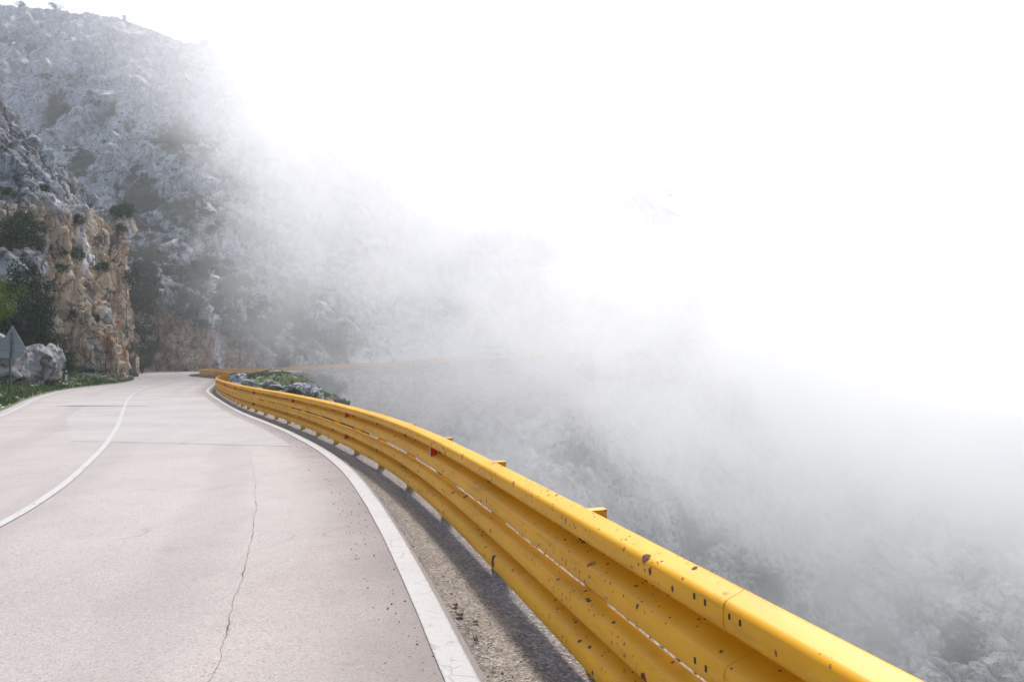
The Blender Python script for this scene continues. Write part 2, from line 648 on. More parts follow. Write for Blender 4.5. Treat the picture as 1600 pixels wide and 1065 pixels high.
def grid_faces(nu, nv, flip=False):
    i = np.arange(nu - 1)
    j = np.arange(nv - 1)
    I, J = np.meshgrid(i, j, indexing='ij')
    a = (I * nv + J).ravel()
    f = np.stack([a, a + nv, a + nv + 1, a + 1], 1)
    return f[:, ::-1] if flip else f


def grid_normals(P, nu, nv):
    G = P.reshape(nu, nv, 3)
    du = np.gradient(G, axis=0)
    dv = np.gradient(G, axis=1)
    N = np.cross(du, dv)
    N /= np.linalg.norm(N, axis=2, keepdims=True) + 1e-9
    return N.reshape(-1, 3)


class MB:
    """collects simple shapes into one mesh"""
    def __init__(self):
        self.v = []
        self.f = []

    def raw(self, vs, fs):
        b = len(self.v)
        self.v += [tuple(p) for p in vs]
        self.f += [tuple(b + i for i in f) for f in fs]

    def box(self, c, s, ax=None):
        """centre, full sizes, axes (3 vectors)"""
        ax = ax or (Vector((1, 0, 0)), Vector((0, 1, 0)), Vector((0, 0, 1)))
        c = Vector(c)
        vs = []
        for i in (-1, 1):
            for j in (-1, 1):
                for k in (-1, 1):
                    vs.append(c + ax[0] * (i * s[0] / 2) + ax[1] * (j * s[1] / 2) + ax[2] * (k * s[2] / 2))
        self.raw(vs, [(0, 1, 3, 2), (4, 6, 7, 5), (0, 4, 5, 1), (2, 3, 7, 6), (0, 2, 6, 4), (1, 5, 7, 3)])

    def tube(self, pts, r, seg=6, r2=None):
        pts = [Vector(p) for p in pts]
        n = len(pts)
        vs = []
        for i, p in enumerate(pts):
            d = (pts[min(i + 1, n - 1)] - pts[max(i - 1, 0)]).normalized()
            a = d.orthogonal().normalized() if abs(d.z) < 0.99 else Vector((1, 0, 0))
            if abs(d.z) < 0.9:
                a = d.cross(Vector((0, 0, 1))).normalized()
            b = d.cross(a)
            rr = r if r2 is None else r + (r2 - r) * i / (n - 1)
            for k in range(seg):
                t = 2 * math.pi * k / seg
                vs.append(p + a * (rr * math.cos(t)) + b * (rr * math.sin(t)))
        fs = []
        for i in range(n - 1):
            for k in range(seg):
                k2 = (k + 1) % seg
                fs.append((i * seg + k, i * seg + k2, (i + 1) * seg + k2, (i + 1) * seg + k))
        fs.append(tuple(range(seg))[::-1])
        fs.append(tuple(range((n - 1) * seg, n * seg)))
        self.raw(vs, fs)

    def mesh(self, name, mat, smooth=False):
        me = bpy.data.meshes.new(name)
        me.from_pydata([tuple(p) for p in self.v], [], self.f)
        me.materials.append(mat)
        if smooth:
            for p in me.polygons:
                p.use_smooth = True
        me.update()
        return me


def rise(Y):
    """the road climbs a little at the bend"""
    Y = np.asarray(Y, float)
    return 0.75 * sstep(Y, 78, 124)


def curve(pts, step=0.5):
    """Catmull-Rom through plan points, resampled evenly; returns (n,2)"""
    P = np.array(pts, float)
    P = np.vstack([2 * P[0] - P[1], P, 2 * P[-1] - P[-2]])
    out = []
    for i in range(1, len(P) - 2):
        p0, p1, p2, p3 = P[i - 1:i + 3]
        n = max(4, int(np.linalg.norm(p2 - p1) / step * 2))
        t = np.linspace(0, 1, n, endpoint=False)[:, None]
        out.append(0.5 * (2 * p1 + (p2 - p0) * t + (2 * p0 - 5 * p1 + 4 * p2 - p3) * t ** 2 + (3 * p1 - p0 - 3 * p2 + p3) * t ** 3))
    out.append(P[-2][None])
    C = np.vstack(out)
    d = np.concatenate([[0], np.cumsum(np.linalg.norm(np.diff(C, axis=0), axis=1))])
    s = np.arange(0, d[-1], step)
    return np.stack([np.interp(s, d, C[:, 0]), np.interp(s, d, C[:, 1])], 1)


def smooth_path(C, it=20):
    C = C.copy()
    for _ in range(it):
        C[1:-1] = 0.25 * C[:-2] + 0.5 * C[1:-1] + 0.25 * C[2:]
    return C


def normals2(C):
    d = np.gradient(C, axis=0)
    d /= np.linalg.norm(d, axis=1, keepdims=True) + 1e-9
    return d, np.stack([-d[:, 1], d[:, 0]], 1)      # tangent, left normal


# ------------------------------------------------------------------ road layout (plan, metres)
def plan(pix, z=0.0):
    return [onz(x, y, z)[:2] for x, y in pix]


right_line = [(3.2, -9.0), (1.6, -3.0), (0.42, 1.0)] + plan([
    (720, 1065), (693, 987), (640, 888), (616, 841), (592, 800), (566, 760), (538, 727), (499, 700), (467, 682.5), (436, 668),
    (405, 656), (374, 643.5), (349, 629), (330, 617), (324, 610)]) + [(-23.4, 50), (-28.2, 61), (-34.2, 74), (-39.0, 83), (-45.0, 90.5)]
left_line = [(-5.0, -9.0), (-6.4, -3.0), (-8.0, 3), (-10.2, 9), (-12.6, 14.2)] + plan([(0, 649.7), (34, 634.6), (56, 623.4), (84.5, 614),
    (112.7, 608), (150, 603), (188, 599), (210, 595)]) + [(-46.2, 79), (-51, 86), (-57, 94)]
centre_line = [(-0.8, -9.0), (-2.3, -3), (-3.8, 2.2)] + plan([(0, 821), (47, 792), (95, 761.6), (142, 719), (166, 693), (185, 662), (194.5, 636),
    (204, 619), (223, 607.4), (251, 600), (277.5, 594.6)]) + [(-42.8, 82), (-48, 90.5), (-55, 99), (-58, 106)]
C_right = smooth_path(curve(right_line, 0.25), 60)
C_left = smooth_path(curve(left_line, 0.25), 12)
C_mid = smooth_path(curve(centre_line, 0.25), 12)

# guardrail path (plan of the top rear edge), from the photograph at height HR
HR, ZB, BH = 0.82, 0.10, 0.342
rail_pts = [(2.9, -6.0), (2.1, -2.5), (1.32, 0.3)] + plan([(1407, 1065), (1250, 973), (1075, 871), (937, 803), (812, 737), (750, 705), (675, 667),
    (625, 651), (560, 635.6), (511, 624.5), (462.5, 615), (420, 608.5), (381, 602), (352, 595), (339, 590.5)], HR) + \
    [(-20.2, 44), (-23.7, 52), (-26.9, 60), (-31.0, 70), (-35.0, 79), (-37.8, 84.5), (-40.2, 88.5), (-43.2, 92), (-46.2, 95.5), (-48.4, 99.5), (-47.9, 103),
     (-44, 105.5), (-41.5, 106.2), (-39.3, 106.8)]
C_rail = smooth_path(curve(rail_pts, 0.25), 45)
_k = int(28 / 0.25)
C_rail[:_k + 20] = smooth_path(C_rail[:_k + 20], 160)
rail_len = 0.25 * (len(C_rail) - 1)


def rail_at(s, off=0.0):
    """plan point, tangent and left (traffic side) normal at arc length s"""
    i = s / 0.25
    k = int(max(0, min(len(C_rail) - 2, math.floor(i))))
    t = i - k
    p = C_rail[k] * (1 - t) + C_rail[k + 1] * t
    a = C_rail[max(0, k - 1)]
    b = C_rail[min(len(C_rail) - 1, k + 2)]
    d = (b - a) / np.linalg.norm(b - a)
    n = np.array([-d[1], d[0]])
    return p + n * off, d, n


def resample(C, n):
    d = np.concatenate([[0], np.cumsum(np.linalg.norm(np.diff(C, axis=0), axis=1))])
    s = np.linspace(0, d[-1], n)
    return np.stack([np.interp(s, d, C[:, 0]), np.interp(s, d, C[:, 1])], 1)


def strip(name, A, B, nv, z, mat, jitter=0.0, attrs=False, zfun=rise):
    """surface between plan curves A and B (same length)"""
    n = len(A)
    t = np.linspace(0, 1, nv)[None, :, None]
    G = A[:, None, :] * (1 - t) + B[:, None, :] * t
    P = np.concatenate([G, np.zeros((n, nv, 1))], 2).reshape(-1, 3)
    P[:, 2] = zfun(P[:, 1]) + z
    if jitter:
        P[:, 2] += jitter * fbm(P * np.array([3, 3, 0]) + 3, 4, 5)
    at_ = {'cross': np.tile(np.linspace(0, 1, nv), n)} if attrs else None
    Fc = grid_faces(n, nv)
    me = mesh_np(name, P, Fc, mat, True, at_)
    # faces up
    if me.polygons[0].normal.z < 0:
        me.flip_normals()
    return me


# road: everything between the left edge line (+0.35 m) and the right edge line
nR = 700
LA = resample(C_left, nR)
RA = resample(C_right, nR)
dl, nl = normals2(LA)
dr_, nr_ = normals2(RA)
road = add('road', strip('road', LA + nl * 0.32, RA - nr_ * 0.11, 12, 0.0, M['asphalt'], 0.0, True))
setp(road, kind='structure')
# turning road beyond the bend
tA = curve([(-57.0, 93.8), (-66, 103), (-74, 113), (-78, 122)], 1.0)
tB = curve([(-45.0, 90.5), (-48.5, 96), (-50.0, 102.5), (-46, 108.0), (-38, 111)], 1.0)
bend = resample(tB, 30)
out_ = resample(curve([(-57.3, 94.2), (-68, 103), (-74, 114), (-64, 121), (-46, 122), (-37, 121)], 1.0), 30)
o = add('bend_road', strip('bend_road', out_, bend, 8, -0.012, M['asphalt']))
setp(o, kind='structure')

# newer asphalt patch
pp = plan([(113, 659), (146, 631), (169, 630), (180, 618.5), (420, 617.5), (423, 654), (352, 660), (300, 659)][:5])


def flat_poly(name, pts, z, mat):
    me = bpy.data.meshes.new(name)
    me.from_pydata([(p[0], p[1], z) for p in pts], [], [tuple(range(len(pts)))])
    me.materials.append(mat)
    if me.polygons[0].normal.z < 0:
        me.flip_normals()
    return me


def wob(a, b, n, amp, seed):
    rnd = random.Random(seed)
    o_ = []
    for i in range(n):
        t = i / n
        o_.append((a[0] + (b[0] - a[0]) * t + rnd.uniform(-amp, amp), a[1] + (b[1] - a[1]) * t + rnd.uniform(-amp, amp)))
    return o_


def line_strip(name, C, w, z, mat, wj=0.008):
    d, n = normals2(C)
    rj = (wj * fbm(np.stack([np.arange(len(C)) / 5, 0.5 * np.ones(len(C)), 0.5 * np.ones(len(C))], 1), 2, 6))[:, None]
    return strip(name, C + n * (w / 2 + rj), C - n * (w / 2 - rj), 5, z, mat, 0.0, True)


road_paint = []
for nm, C, wd in (('edge_line', C_right, 0.16), ('edge_line', C_left, 0.14), ('centre_line', C_mid, 0.10)):
    o = add(nm, line_strip(nm, C, wd, 0.008, M['line']))
    setp(o, kind='structure')

# patch of paler asphalt between the lanes
ci = [i for i in range(len(C_mid)) if 13.2 < C_mid[i][1] < 33.5]
left_b = [C_mid[i] for i in ci]
dm, nm_ = normals2(C_mid)
ri = lambda y: np.interp(y, C_right[:, 1], C_right[:, 0])
left_edge = []
for i in ci:
    y = C_mid[i][1]
    off = 2.3 if y > 25.6 else 1.35
    if y < 19:
        off = 1.35 - (19 - y) * 0.12
    left_edge.append(C_mid[i] + nm_[i] * off)
right_edge = []
for i in ci:
    y = C_mid[i][1] - 1.2
    right_edge.append(np.array([ri(y) - 0.45, y]))
A_ = np.array(left_edge)
B_ = np.array(right_edge)
o = add('asphalt_patch', strip('asphalt_patch', A_, B_, 10, 0.004, M['asphalt_new']))
setp(o, kind='structure')

# crack in the road: a narrow jagged dark opening
rnd = random.Random(4)
crk = [(-0.75, -2.0), (-1.1, 1.2)] + plan([(326, 1068), (345, 1010), (358, 965), (370, 925), (384, 880), (393, 840), (399, 800), (399, 765), (395, 730), (388, 700)])
Cc = curve(crk, 0.035)
jx = np.cumsum(np.array([rnd.uniform(-1, 1) for _ in Cc])) * 0.007
jx -= np.convolve(jx, np.ones(41) / 41, 'same')
Cc[:, 0] += jx
wdt = np.array([0.0016 + 0.0065 * max(0, math.sin(i * 0.31) * math.sin(i * 0.117 + 1)) * rnd.uniform(0.4, 1.3) for i in range(len(Cc))])
wdt *= np.interp(Cc[:, 1], [0, 6, 9, 12], [1, 0.9, 0.6, 0.5])
d_, n_ = normals2(Cc)
n_ = np.tile([1.0, 0.0], (len(Cc), 1))
o = add('road_crack', strip('road_crack', Cc - n_ * wdt[:, None] * 0.7, Cc + n_ * wdt[:, None] * 0.7, 2, 0.003, M['crack']))
setp(o, kind='structure')

# shoulder between the edge line and just beyond the rail
nS = 900
rr = C_rail[: int(96 / 0.25)]
RB = resample(C_right, 4000)
RB = RB[RB[:, 1] < 84]
Sh_out = resample(rr[rr[:, 1] < 84], nS)
Sh_in = resample(RB, nS)
# pair by nearest point so the cross direction stays perpendicular
idx = np.array([np.argmin(((RB - p) ** 2).sum(1)) for p in Sh_out])
idx = np.maximum.accumulate(idx)
Sh_in = RB[idx]
ds_, ns_ = normals2(Sh_out)
_, nin = normals2(RB)
Sh_in = Sh_in - nin[idx] * 0.10
sh = add('shoulder', strip('shoulder', Sh_in, Sh_out - ns_ * 0.25, 22, -0.004, M['shoulder'], 0.006, True))
setp(sh, kind='structure')

# ------------------------------------------------------------------ outer bank: gravel ledge that drops into the valley
offs = np.array([0.2, 0.45, 0.7, 0.95, 1.15, 1.5, 2.0, 2.7, 3.6, 5, 7, 10, 14, 20, 28, 40])
drop = np.array([-0.02, -0.03, -0.05, -0.09, -0.35, -1.2, -2.6, -4.4, -6.5, -9.5, -14, -21, -31, -46, -66, -95])
path = C_rail[::2][: int(95 / 0.5)]
dp, npn = normals2(smooth_path(path, 60))
n = len(path)
ss = np.arange(n) * 0.5
base = path[:, None, :] - npn[:, None, :] * offs[None, :, None] * 1.0
Z = np.tile(drop, (n, 1)) + rise(path[:, 1])[:, None]
# the promontory: a broad grassy shelf outside the rail around the far curve
prom = sstep(path[:, 1], 34, 52)[:, None]
shelf = np.interp(offs, [0, 1, 3, 5, 6.5, 8, 9.5, 12, 16, 22, 40], [0, 0.1, 0.7, 0.9, 0.4, -0.3, -1.3, -5, -12, -25, -60])[None, :]
Z = Z * (1 - prom) + (shelf + rise(path[:, 1])[:, None]) * prom
P = np.concatenate([base, Z[:, :, None]], 2)
# refine across by interpolation
nv = 90
tt = np.linspace(0, 1, nv) ** 1.8 * (len(offs) - 1)
k0 = np.clip(np.floor(tt).astype(int), 0, len(offs) - 2)
fr = (tt - k0)[None, :, None]
P = P[:, k0] * (1 - fr) + P[:, k0 + 1] * fr
P = P.reshape(-1, 3)
dist = np.tile(np.interp(tt, np.arange(len(offs)), offs), n)
amp = np.clip((dist - 0.9) / 4, 0, 1)
P[:, 2] += amp * 0.35 * fbm(P * 0.5, 5, 3) + 0.02 * fbm(P * 4, 3, 8) * (dist > 0.3)
P[:, 0] += np.clip((dist - 4) / 4, 0, 1) * 1.2 * rock(P, 2.5, 3)
pr_ = np.repeat(prom[:, 0], nv)
soil = np.clip(1.1 - dist / 2.5, 0, 1) * (1 - pr_) + pr_ * (0.46 + 0.3 * fbm(P / 1.3, 3, 19))
me = mesh_np('outer_bank', P, grid_faces(n, nv), M['ground'], True, {'soil': soil})
if me.polygons[10].normal.z < 0:
    me.flip_normals()
bank = add('outer_bank', me)
setp(bank, kind='structure')

# ------------------------------------------------------------------ inner verge between the road and the cliff
vp = LA[(LA[:, 1] > -9)]
vd, vn = normals2(smooth_path(vp, 40))
nv = 40
tt = np.linspace(0, 1, nv)
wid = np.interp(vp[:, 1], [-10, 20, 40, 60, 75, 88], [14, 14, 13, 10, 6, 4])
off = 0.31 + wid[:, None] * tt[None, :]
base = vp[:, None, :] + vn[:, None, :] * off[:, :, None]
Z = rise(base[:, :, 1]) + 0.02 + 0.09 * sstep(off, 0.31, 0.45) + 0.9 * sstep(off, 1.0, 8) + 0.05 * np.maximum(0, off - 5)
P = np.concatenate([base, Z[:, :, None]], 2).reshape(-1, 3)
P[:, 2] += 0.14 * fbm(P * np.array([1.3, 1.3, 0]), 4, 12) * np.clip((off.ravel() - 0.5), 0, 1)
verge = mesh_np('grass_verge', P, grid_faces(len(vp), nv), M['ground'], True, {'soil': np.clip(0.75 - off.ravel(), 0.0, 1)})
if verge.polygons[10].normal.z < 0:
    verge.flip_normals()
verge_o = add('verge_ground', verge)
setp(verge_o, kind='structure')

# ------------------------------------------------------------------ mountainside (terrain)
ridge = [(-900, 60), (-400, -40), (-150, -10), (0, 6), (60, 10), (120, 14), (190, 30), (240, 48), (280, 62), (340, 68), (400, 72), (470, 78), (560, 130), (650, 165),
         (750, 200), (870, 235), (950, 272), (1050, 325), (1120, 352), (1180, 385), (1230, 425), (1262, 462), (1290, 540), (1400, 620), (1600, 660), (1900, 690), (2300, 720)]
D0p = [(-900, 150), (-100, 150), (100, 138), (220, 134), (300, 131), (400, 131), (450, 134), (500, 138), (560, 143), (640, 148), (700, 152), (800, 160), (900, 172), (1100, 205), (1260, 250),
       (1400, 250), (1600, 235), (2300, 230)]
nu, nv = 1050, 520
pxs = np.concatenate([np.linspace(-900, -60, 60, endpoint=False), np.linspace(-60, 1650, nu - 110), np.linspace(1655, 2300, 50)])
nu = len(pxs)
top = interp(pxs, ridge)
top = top + 5 * np.array([vnoise(np.array([[x / 26, 0.5, 0.5]]), 3)[0] for x in pxs]) + 2.5 * np.array([vnoise(np.array([[x / 9, 0.5, 0.5]]), 5)[0] for x in pxs])
bot = 1300.0
v = np.linspace(0, 1, nv)
PX = np.repeat(pxs[:, None], nv, 1)
PY = bot + (top[:, None] - bot) * v[None, :]
a = (PX - 800) / F
bb = (532.5 - PY) / F
yy = cp - bb * sp
tx = a / yy
tz = (sp + bb * cp) / yy
D0 = interp(pxs, D0p)[:, None]
sl_up = interp(pxs, [(0, 1.05), (300, 1.2), (700, 1.35), (1200, 1.45), (1600, 1.3)])[:, None]
sl_dn = interp(pxs, [(0, 1.2), (640, 1.15), (1200, 0.9), (1600, 0.8)])[:, None]
Yd = np.where(tz > 0, D0 / np.maximum(0.25, 1 - tz / sl_up), D0 / (1 - tz / sl_dn))
# gullies and spurs
q = np.stack([PX.ravel() / 240 + PY.ravel() / 500, PY.ravel() / 420, np.zeros(PX.size)], 1)
Yd = Yd * (1 + 0.045 * fbm(q, 3, 77).reshape(Yd.shape) * sstep(np.abs(tz), 0.0, 0.05))
P = np.stack([tx * Yd, Yd, CAM_H + tz * Yd], 2).reshape(-1, 3)
N = grid_normals(P, nu, nv)
if N[:, 1].mean() > 0:
    N = -N
h = 3.6 * rock(P, 21, 11, 1.0, 0.06, 0.4) + 2.8 * slabs(P, 8.0, 23, 0.85, 2.0) + 0.9 * slabs(P, 3.4, 29, 0.7, 1.6, 0.3, 0.10) + 0.15 * rock(P, 1.6, 33, 1.3, 0.15)
edge = np.tile(np.minimum(1, (1 - v) * 30 + 0.25), nu)
calm = 1 - 0.75 * ((np.abs(P[:, 2] - 1.5) < 5) & (PX.ravel() > 380) & (PX.ravel() < 900))
P = P + N * (h * edge * calm)[:, None]
# vegetation mask, painted where the slope carries scrub
VEGC = [(225, 430, 34, 60, 1.0), (330, 440, 40, 50, 1.0), (420, 510, 90, 45, 1.1), (470, 470, 40, 45, .8), (85, 180, 26, 45, 1.0), (165, 170, 26, 24, .8), (200, 200, 25, 25, .6), (270, 225, 42, 40, .9),
        (130, 250, 35, 35, .9), (210, 300, 50, 40, .8), (280, 330, 60, 50, .6), (520, 530, 30, 40, .8), (1300, 930, 36, 50, .9), (1210, 940, 46, 55, .9), (1360, 1010, 40, 40, .9),
        (1560, 830, 50, 35, .9), (1090, 860, 40, 60, .6), (1500, 980, 30, 50, .7), (640, 640, 40, 30, .8), (60, 60, 120, 25, .4), (900, 700, 60, 60, .5), (100, 120, 30, 25, .5)]
pxf, pyf = PX.ravel(), PY.ravel()
veg = np.zeros(PX.size)
for cx, cy, rx, ry, s in VEGC:
    veg = np.maximum(veg, s * np.exp(-((pxf - cx) / rx) ** 2 - ((pyf - cy) / ry) ** 2))
veg = np.clip(veg * 0.75 + 0.28 * fbm(P / 9, 3, 91) + 0.05 - 0.25 * h / 3.0, 0, 1)
att = {'ochre': np.zeros(len(P)), 'streak': 0.25 + 0 * veg, 'white': np.zeros(len(P)), 'veg': veg}
# back of the ridge so that the mountain is closed from the side
G = P.reshape(nu, nv, 3)
lastrow = G[:, -1, :]
backs = []
for k_, (dy, dz) in enumerate(((6, -1), (25, -12), (70, -45), (140, -130))):
    b_ = lastrow.copy()
    b_[:, 1] += dy
    b_[:, 2] += dz
    backs.append(b_[:, None, :])
G2 = np.concatenate([G] + backs, 1)
nv2 = G2.shape[1]
for k_ in list(att):
    m_ = att[k_].reshape(nu, nv)
    att[k_] = np.concatenate([m_, np.repeat(m_[:, -1:], 4, 1)], 1).ravel()
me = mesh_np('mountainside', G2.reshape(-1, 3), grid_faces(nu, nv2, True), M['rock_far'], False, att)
mount = add('mountainside', me)
setp(mount, kind='structure')
MG = P.reshape(nu, nv, 3)


def on_mount(px, py):
    i = int(np.clip(np.searchsorted(pxs, px), 1, nu - 1))
    t_ = (py - bot) / (top[i] - bot)
    j = int(np.clip(t_ * (nv - 1), 0, nv - 1))
    return MG[i, j]


# far ridges behind the mist
def far_ridge(name, prof, D, seed, slope):
    n1, n2 = 320, 90
    xs = np.linspace(prof[0][0], prof[-1][0], n1)
    tp = interp(xs, prof) + 4 * np.array([vnoise(np.array([[x / 30, 0.5, 0.5]]), seed)[0] for x in xs])
    vv = np.linspace(0, 1, n2)
    PXX = np.repeat(xs[:, None], n2, 1)
    PYY = 700 + (tp[:, None] - 700) * vv
    a_ = (PXX - 800) / F
    b_ = (532.5 - PYY) / F
    y_ = cp - b_ * sp
    tz_ = (sp + b_ * cp) / y_
    Y_ = D / np.maximum(0.3, 1 - tz_ / slope)
    P_ = np.stack([a_ / y_ * Y_, Y_, CAM_H + tz_ * Y_], 2).reshape(-1, 3)
    P_[:, 1] += 14 * rock(P_, 40, seed) + 5 * rock(P_, 13, seed + 3)
    z_ = np.zeros(len(P_))
    veg_ = np.clip(0.4 + 0.4 * fbm(P_ / 40, 3, seed), 0, 1)
    G_ = P_.reshape(n1, n2, 3)
    bk = G_[:, -1:, :].copy()
    bk[:, :, 1] += 60
    bk[:, :, 2] -= 90
    G_ = np.concatenate([G_, bk], 1)
    m0 = np.zeros(G_.shape[:2]).ravel()
    vg = np.concatenate([veg_.reshape(n1, n2), np.full((n1, 1), .4)], 1).ravel()
    o_ = add(name, mesh_np(name, G_.reshape(-1, 3), grid_faces(n1, n2 + 1, True), M['rock_far'], False, {'ochre': m0, 'streak': m0, 'white': m0, 'veg': vg}))
    setp(o_, kind='structure')


far_ridge('far_ridge', [(900, 620), (1150, 520), (1265, 468), (1300, 445), (1360, 424), (1440, 424), (1500, 462), (1560, 505), (1640, 545), (1800, 600), (2200, 640)], 520, 5, 2.2)

# valley floor
me = bpy.data.meshes.new('valley_floor')
me.from_pydata([(-900, -400, -130), (1500, -400, -130), (1500, 1500, -130), (-900, 1500, -130)], [], [(0, 1, 2, 3)])
zz = M['ground']
me.materials.append(zz)
o = add('valley_floor', me)
setp(o, kind='structure')


# ------------------------------------------------------------------ cliffs beside the road
def cliff(name, foot, prof_fn, step, hmax, dh, inward, seed, attr_fn, disp, mat, back=25, z0=-0.6):
    """foot: plan curve; prof_fn(s,h)->horizontal setback; inward=+1 when the rock is to the left of the walk"""
    C = smooth_path(curve(foot, step), 10)
    d, nn = normals2(smooth_path(C, 60))
    ns = len(C)
    hs = np.concatenate([np.arange(z0, hmax, dh)])
    nh = len(hs)
    s = np.arange(ns) * step
    SB, HH = prof_fn(s[:, None], hs[None, :])
    base_ = C[:, None, :] + nn[:, None, :] * SB[:, :, None] * inward
    Zc = HH + np.asarray(rise(C[:, 1]))[:, None] * 0.7
    P_ = np.concatenate([base_, Zc[:, :, None]], 2).reshape(-1, 3)
    N_ = grid_normals(P_, ns, nh)
    out = -nn * inward
    ref = np.repeat(np.concatenate([out, np.zeros((ns, 1))], 1)[:, None, :], nh, 1).reshape(-1, 3)
    sg = np.sign((N_ * ref).sum(1, keepdims=True) + N_[:, 2:3] * 0.5)
    N_ = N_ * sg
    hh = disp(P_, s, hs)
    S_ = np.repeat(s, nh)
    H_ = np.tile(hs, ns)
    P_ = P_ + N_ * hh[:, None]
    at_ = attr_fn(P_, S_, H_, hh)
    me_ = mesh_np(name, P_, grid_faces(ns, nh, inward > 0), mat, False, at_)
    o_ = add(name, me_)
    return o_, me_


# near cliff: the nose that the road goes round
nf = [(-60, 30), (-52, 40), (-47.5, 50), (-45.2, 58), (-45.2, 66), (-47.0, 74), (-49.6, 81), (-51.0, 86.5), (-53.5, 90.5), (-59, 94.5), (-68, 99), (-82, 106)]


def prof_near(s, h):
    brk = interp(np.ravel(s), [(0, 8), (15, 11), (25, 14), (40, 17.5), (50, 20.5), (60, 21), (80, 20)]).reshape(s.shape)
    H = h + 0 * s
    sb = np.where(H < brk, H * 0.13, brk * 0.13 + (H - brk) * 0.98)
    # round the shoulder
    sb = sb + 0.0
    return sb, H


def disp_near(P_, s, hs):
    up = sstep(P_[:, 2], 14, 20)
    return (1.4 * rock(P_, 8, 61, 2.2, 0.05, 0.35) + 1.3 * (1 - up) * rock(P_, 3.0, 63, 2.4, 0.07, 0.5) + 1.3 * up * slabs(P_, 3.0, 63, 0.7, 2.2) + 0.6 * rock(P_, 1.25, 67, 1.7, 0.10, 0.5)
            + 0.22 * rock(P_, 0.6, 68, 1.4, 0.12) + 0.03 * fbm(P_ * np.array([2.2, 2.2, 1.1]), 3, 71) + 0.9 * fbm(P_ / 9, 2, 73))


def attr_near(P_, S_, H_, hh):
    brk = interp(S_, [(0, 7), (15, 9), (25, 13), (40, 17), (50, 20.5), (60, 21), (80, 20)])
    lim = brk + 2.0 * fbm(P_ / 4, 3, 81)
    och = 1 - sstep(H_, lim - 0.6, lim + 0.6)
    och *= 0.35 + 0.65 * sstep(S_, 20, 34)
    stk = 0.55 + 0.45 * sstep(S_, 46, 56) * (1 - sstep(H_, 15, 22)) + 0.5 * sstep(-hh, 0.4, 1.4)  # dark streak colour also strengthened where the relief is sunken
    vg = np.clip(0.33 * sstep(H_, 20, 24) + 0.9 * np.exp(-(H_ / 1.6) ** 2) + 0.30 * fbm(P_ / 5, 3, 83) - 0.35 * hh, 0, 1) * 0.75
    wh = np.exp(-((S_ - 47) / 1.6) ** 2) * sstep(H_, 11, 13) * (1 - sstep(H_, 17, 19)) + 0.8 * np.exp(-((S_ - 33) / 2.0) ** 2) * sstep(H_, 6, 8) * (1 - sstep(H_, 12, 14))
    return {'ochre': och, 'streak': stk, 'white': wh, 'veg': vg}


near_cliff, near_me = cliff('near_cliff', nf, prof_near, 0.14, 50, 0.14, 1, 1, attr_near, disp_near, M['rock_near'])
setp(near_cliff, 'tall ochre and grey cliff rising from the verge at the left of the bend', 'cliff')

# second cliff behind the bend
sf = [(-84, 119), (-76, 117), (-70, 117.5), (-62, 118.5), (-55, 119.5), (-49.5, 121), (-46.0, 125), (-42, 131), (-38, 137)]


def prof_far(s, h):
    top_ = interp(np.ravel(s), [(0, 18), (8, 17), (14, 15), (20, 14.5), (24, 12), (28, 10), (33, 7.5), (38, 4.5), (46, 2.5), (60, 2)]).reshape(s.shape)
    H = h + 0 * s
    over = np.maximum(0, H - top_)
    sb = np.minimum(H, top_) * 0.16 + over * 1.0
    Hh = np.minimum(H, top_) + over * 0.75
    return sb, Hh


def disp_far(P_, s, hs):
    return 1.3 * rock(P_, 6, 161, 1.8, 0.06, -0.5) + 1.1 * rock(P_, 2.6, 163, 2.2, 0.09, -0.5) + 0.6 * rock(P_, 1.1, 167, 1.5, 0.12) + 0.12 * fbm(P_ * 2, 3, 71)


def attr_far(P_, S_, H_, hh):
    top_ = interp(S_, [(0, 18), (8, 17), (14, 15), (20, 14.5), (24, 12), (28, 10), (33, 7.5), (38, 4.5), (46, 2.5), (60, 2)])
    och = (1 - sstep(H_, top_ - 4, top_ - 1.5)) * (1 - sstep(S_, 36, 40))
    wh = np.exp(-((S_ - 16.0) / 1.2) ** 2) + np.exp(-((S_ - 29.0 + (H_ - 6) * 0.25) / 0.8) ** 2)
    vg = np.clip(0.45 * sstep(H_, top_ - 1, top_ + 2) + 0.35 * fbm(P_ / 4, 3, 83) - 0.4 * hh, 0, 1)
    return {'ochre': och, 'streak': 0.4 + 0 * och, 'white': np.clip(wh, 0, 1), 'veg': vg}


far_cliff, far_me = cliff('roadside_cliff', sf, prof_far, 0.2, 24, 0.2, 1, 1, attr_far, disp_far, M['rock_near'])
setp(far_cliff, 'lower rust-streaked rock face behind the far bend with two pale vertical streaks', 'cliff')


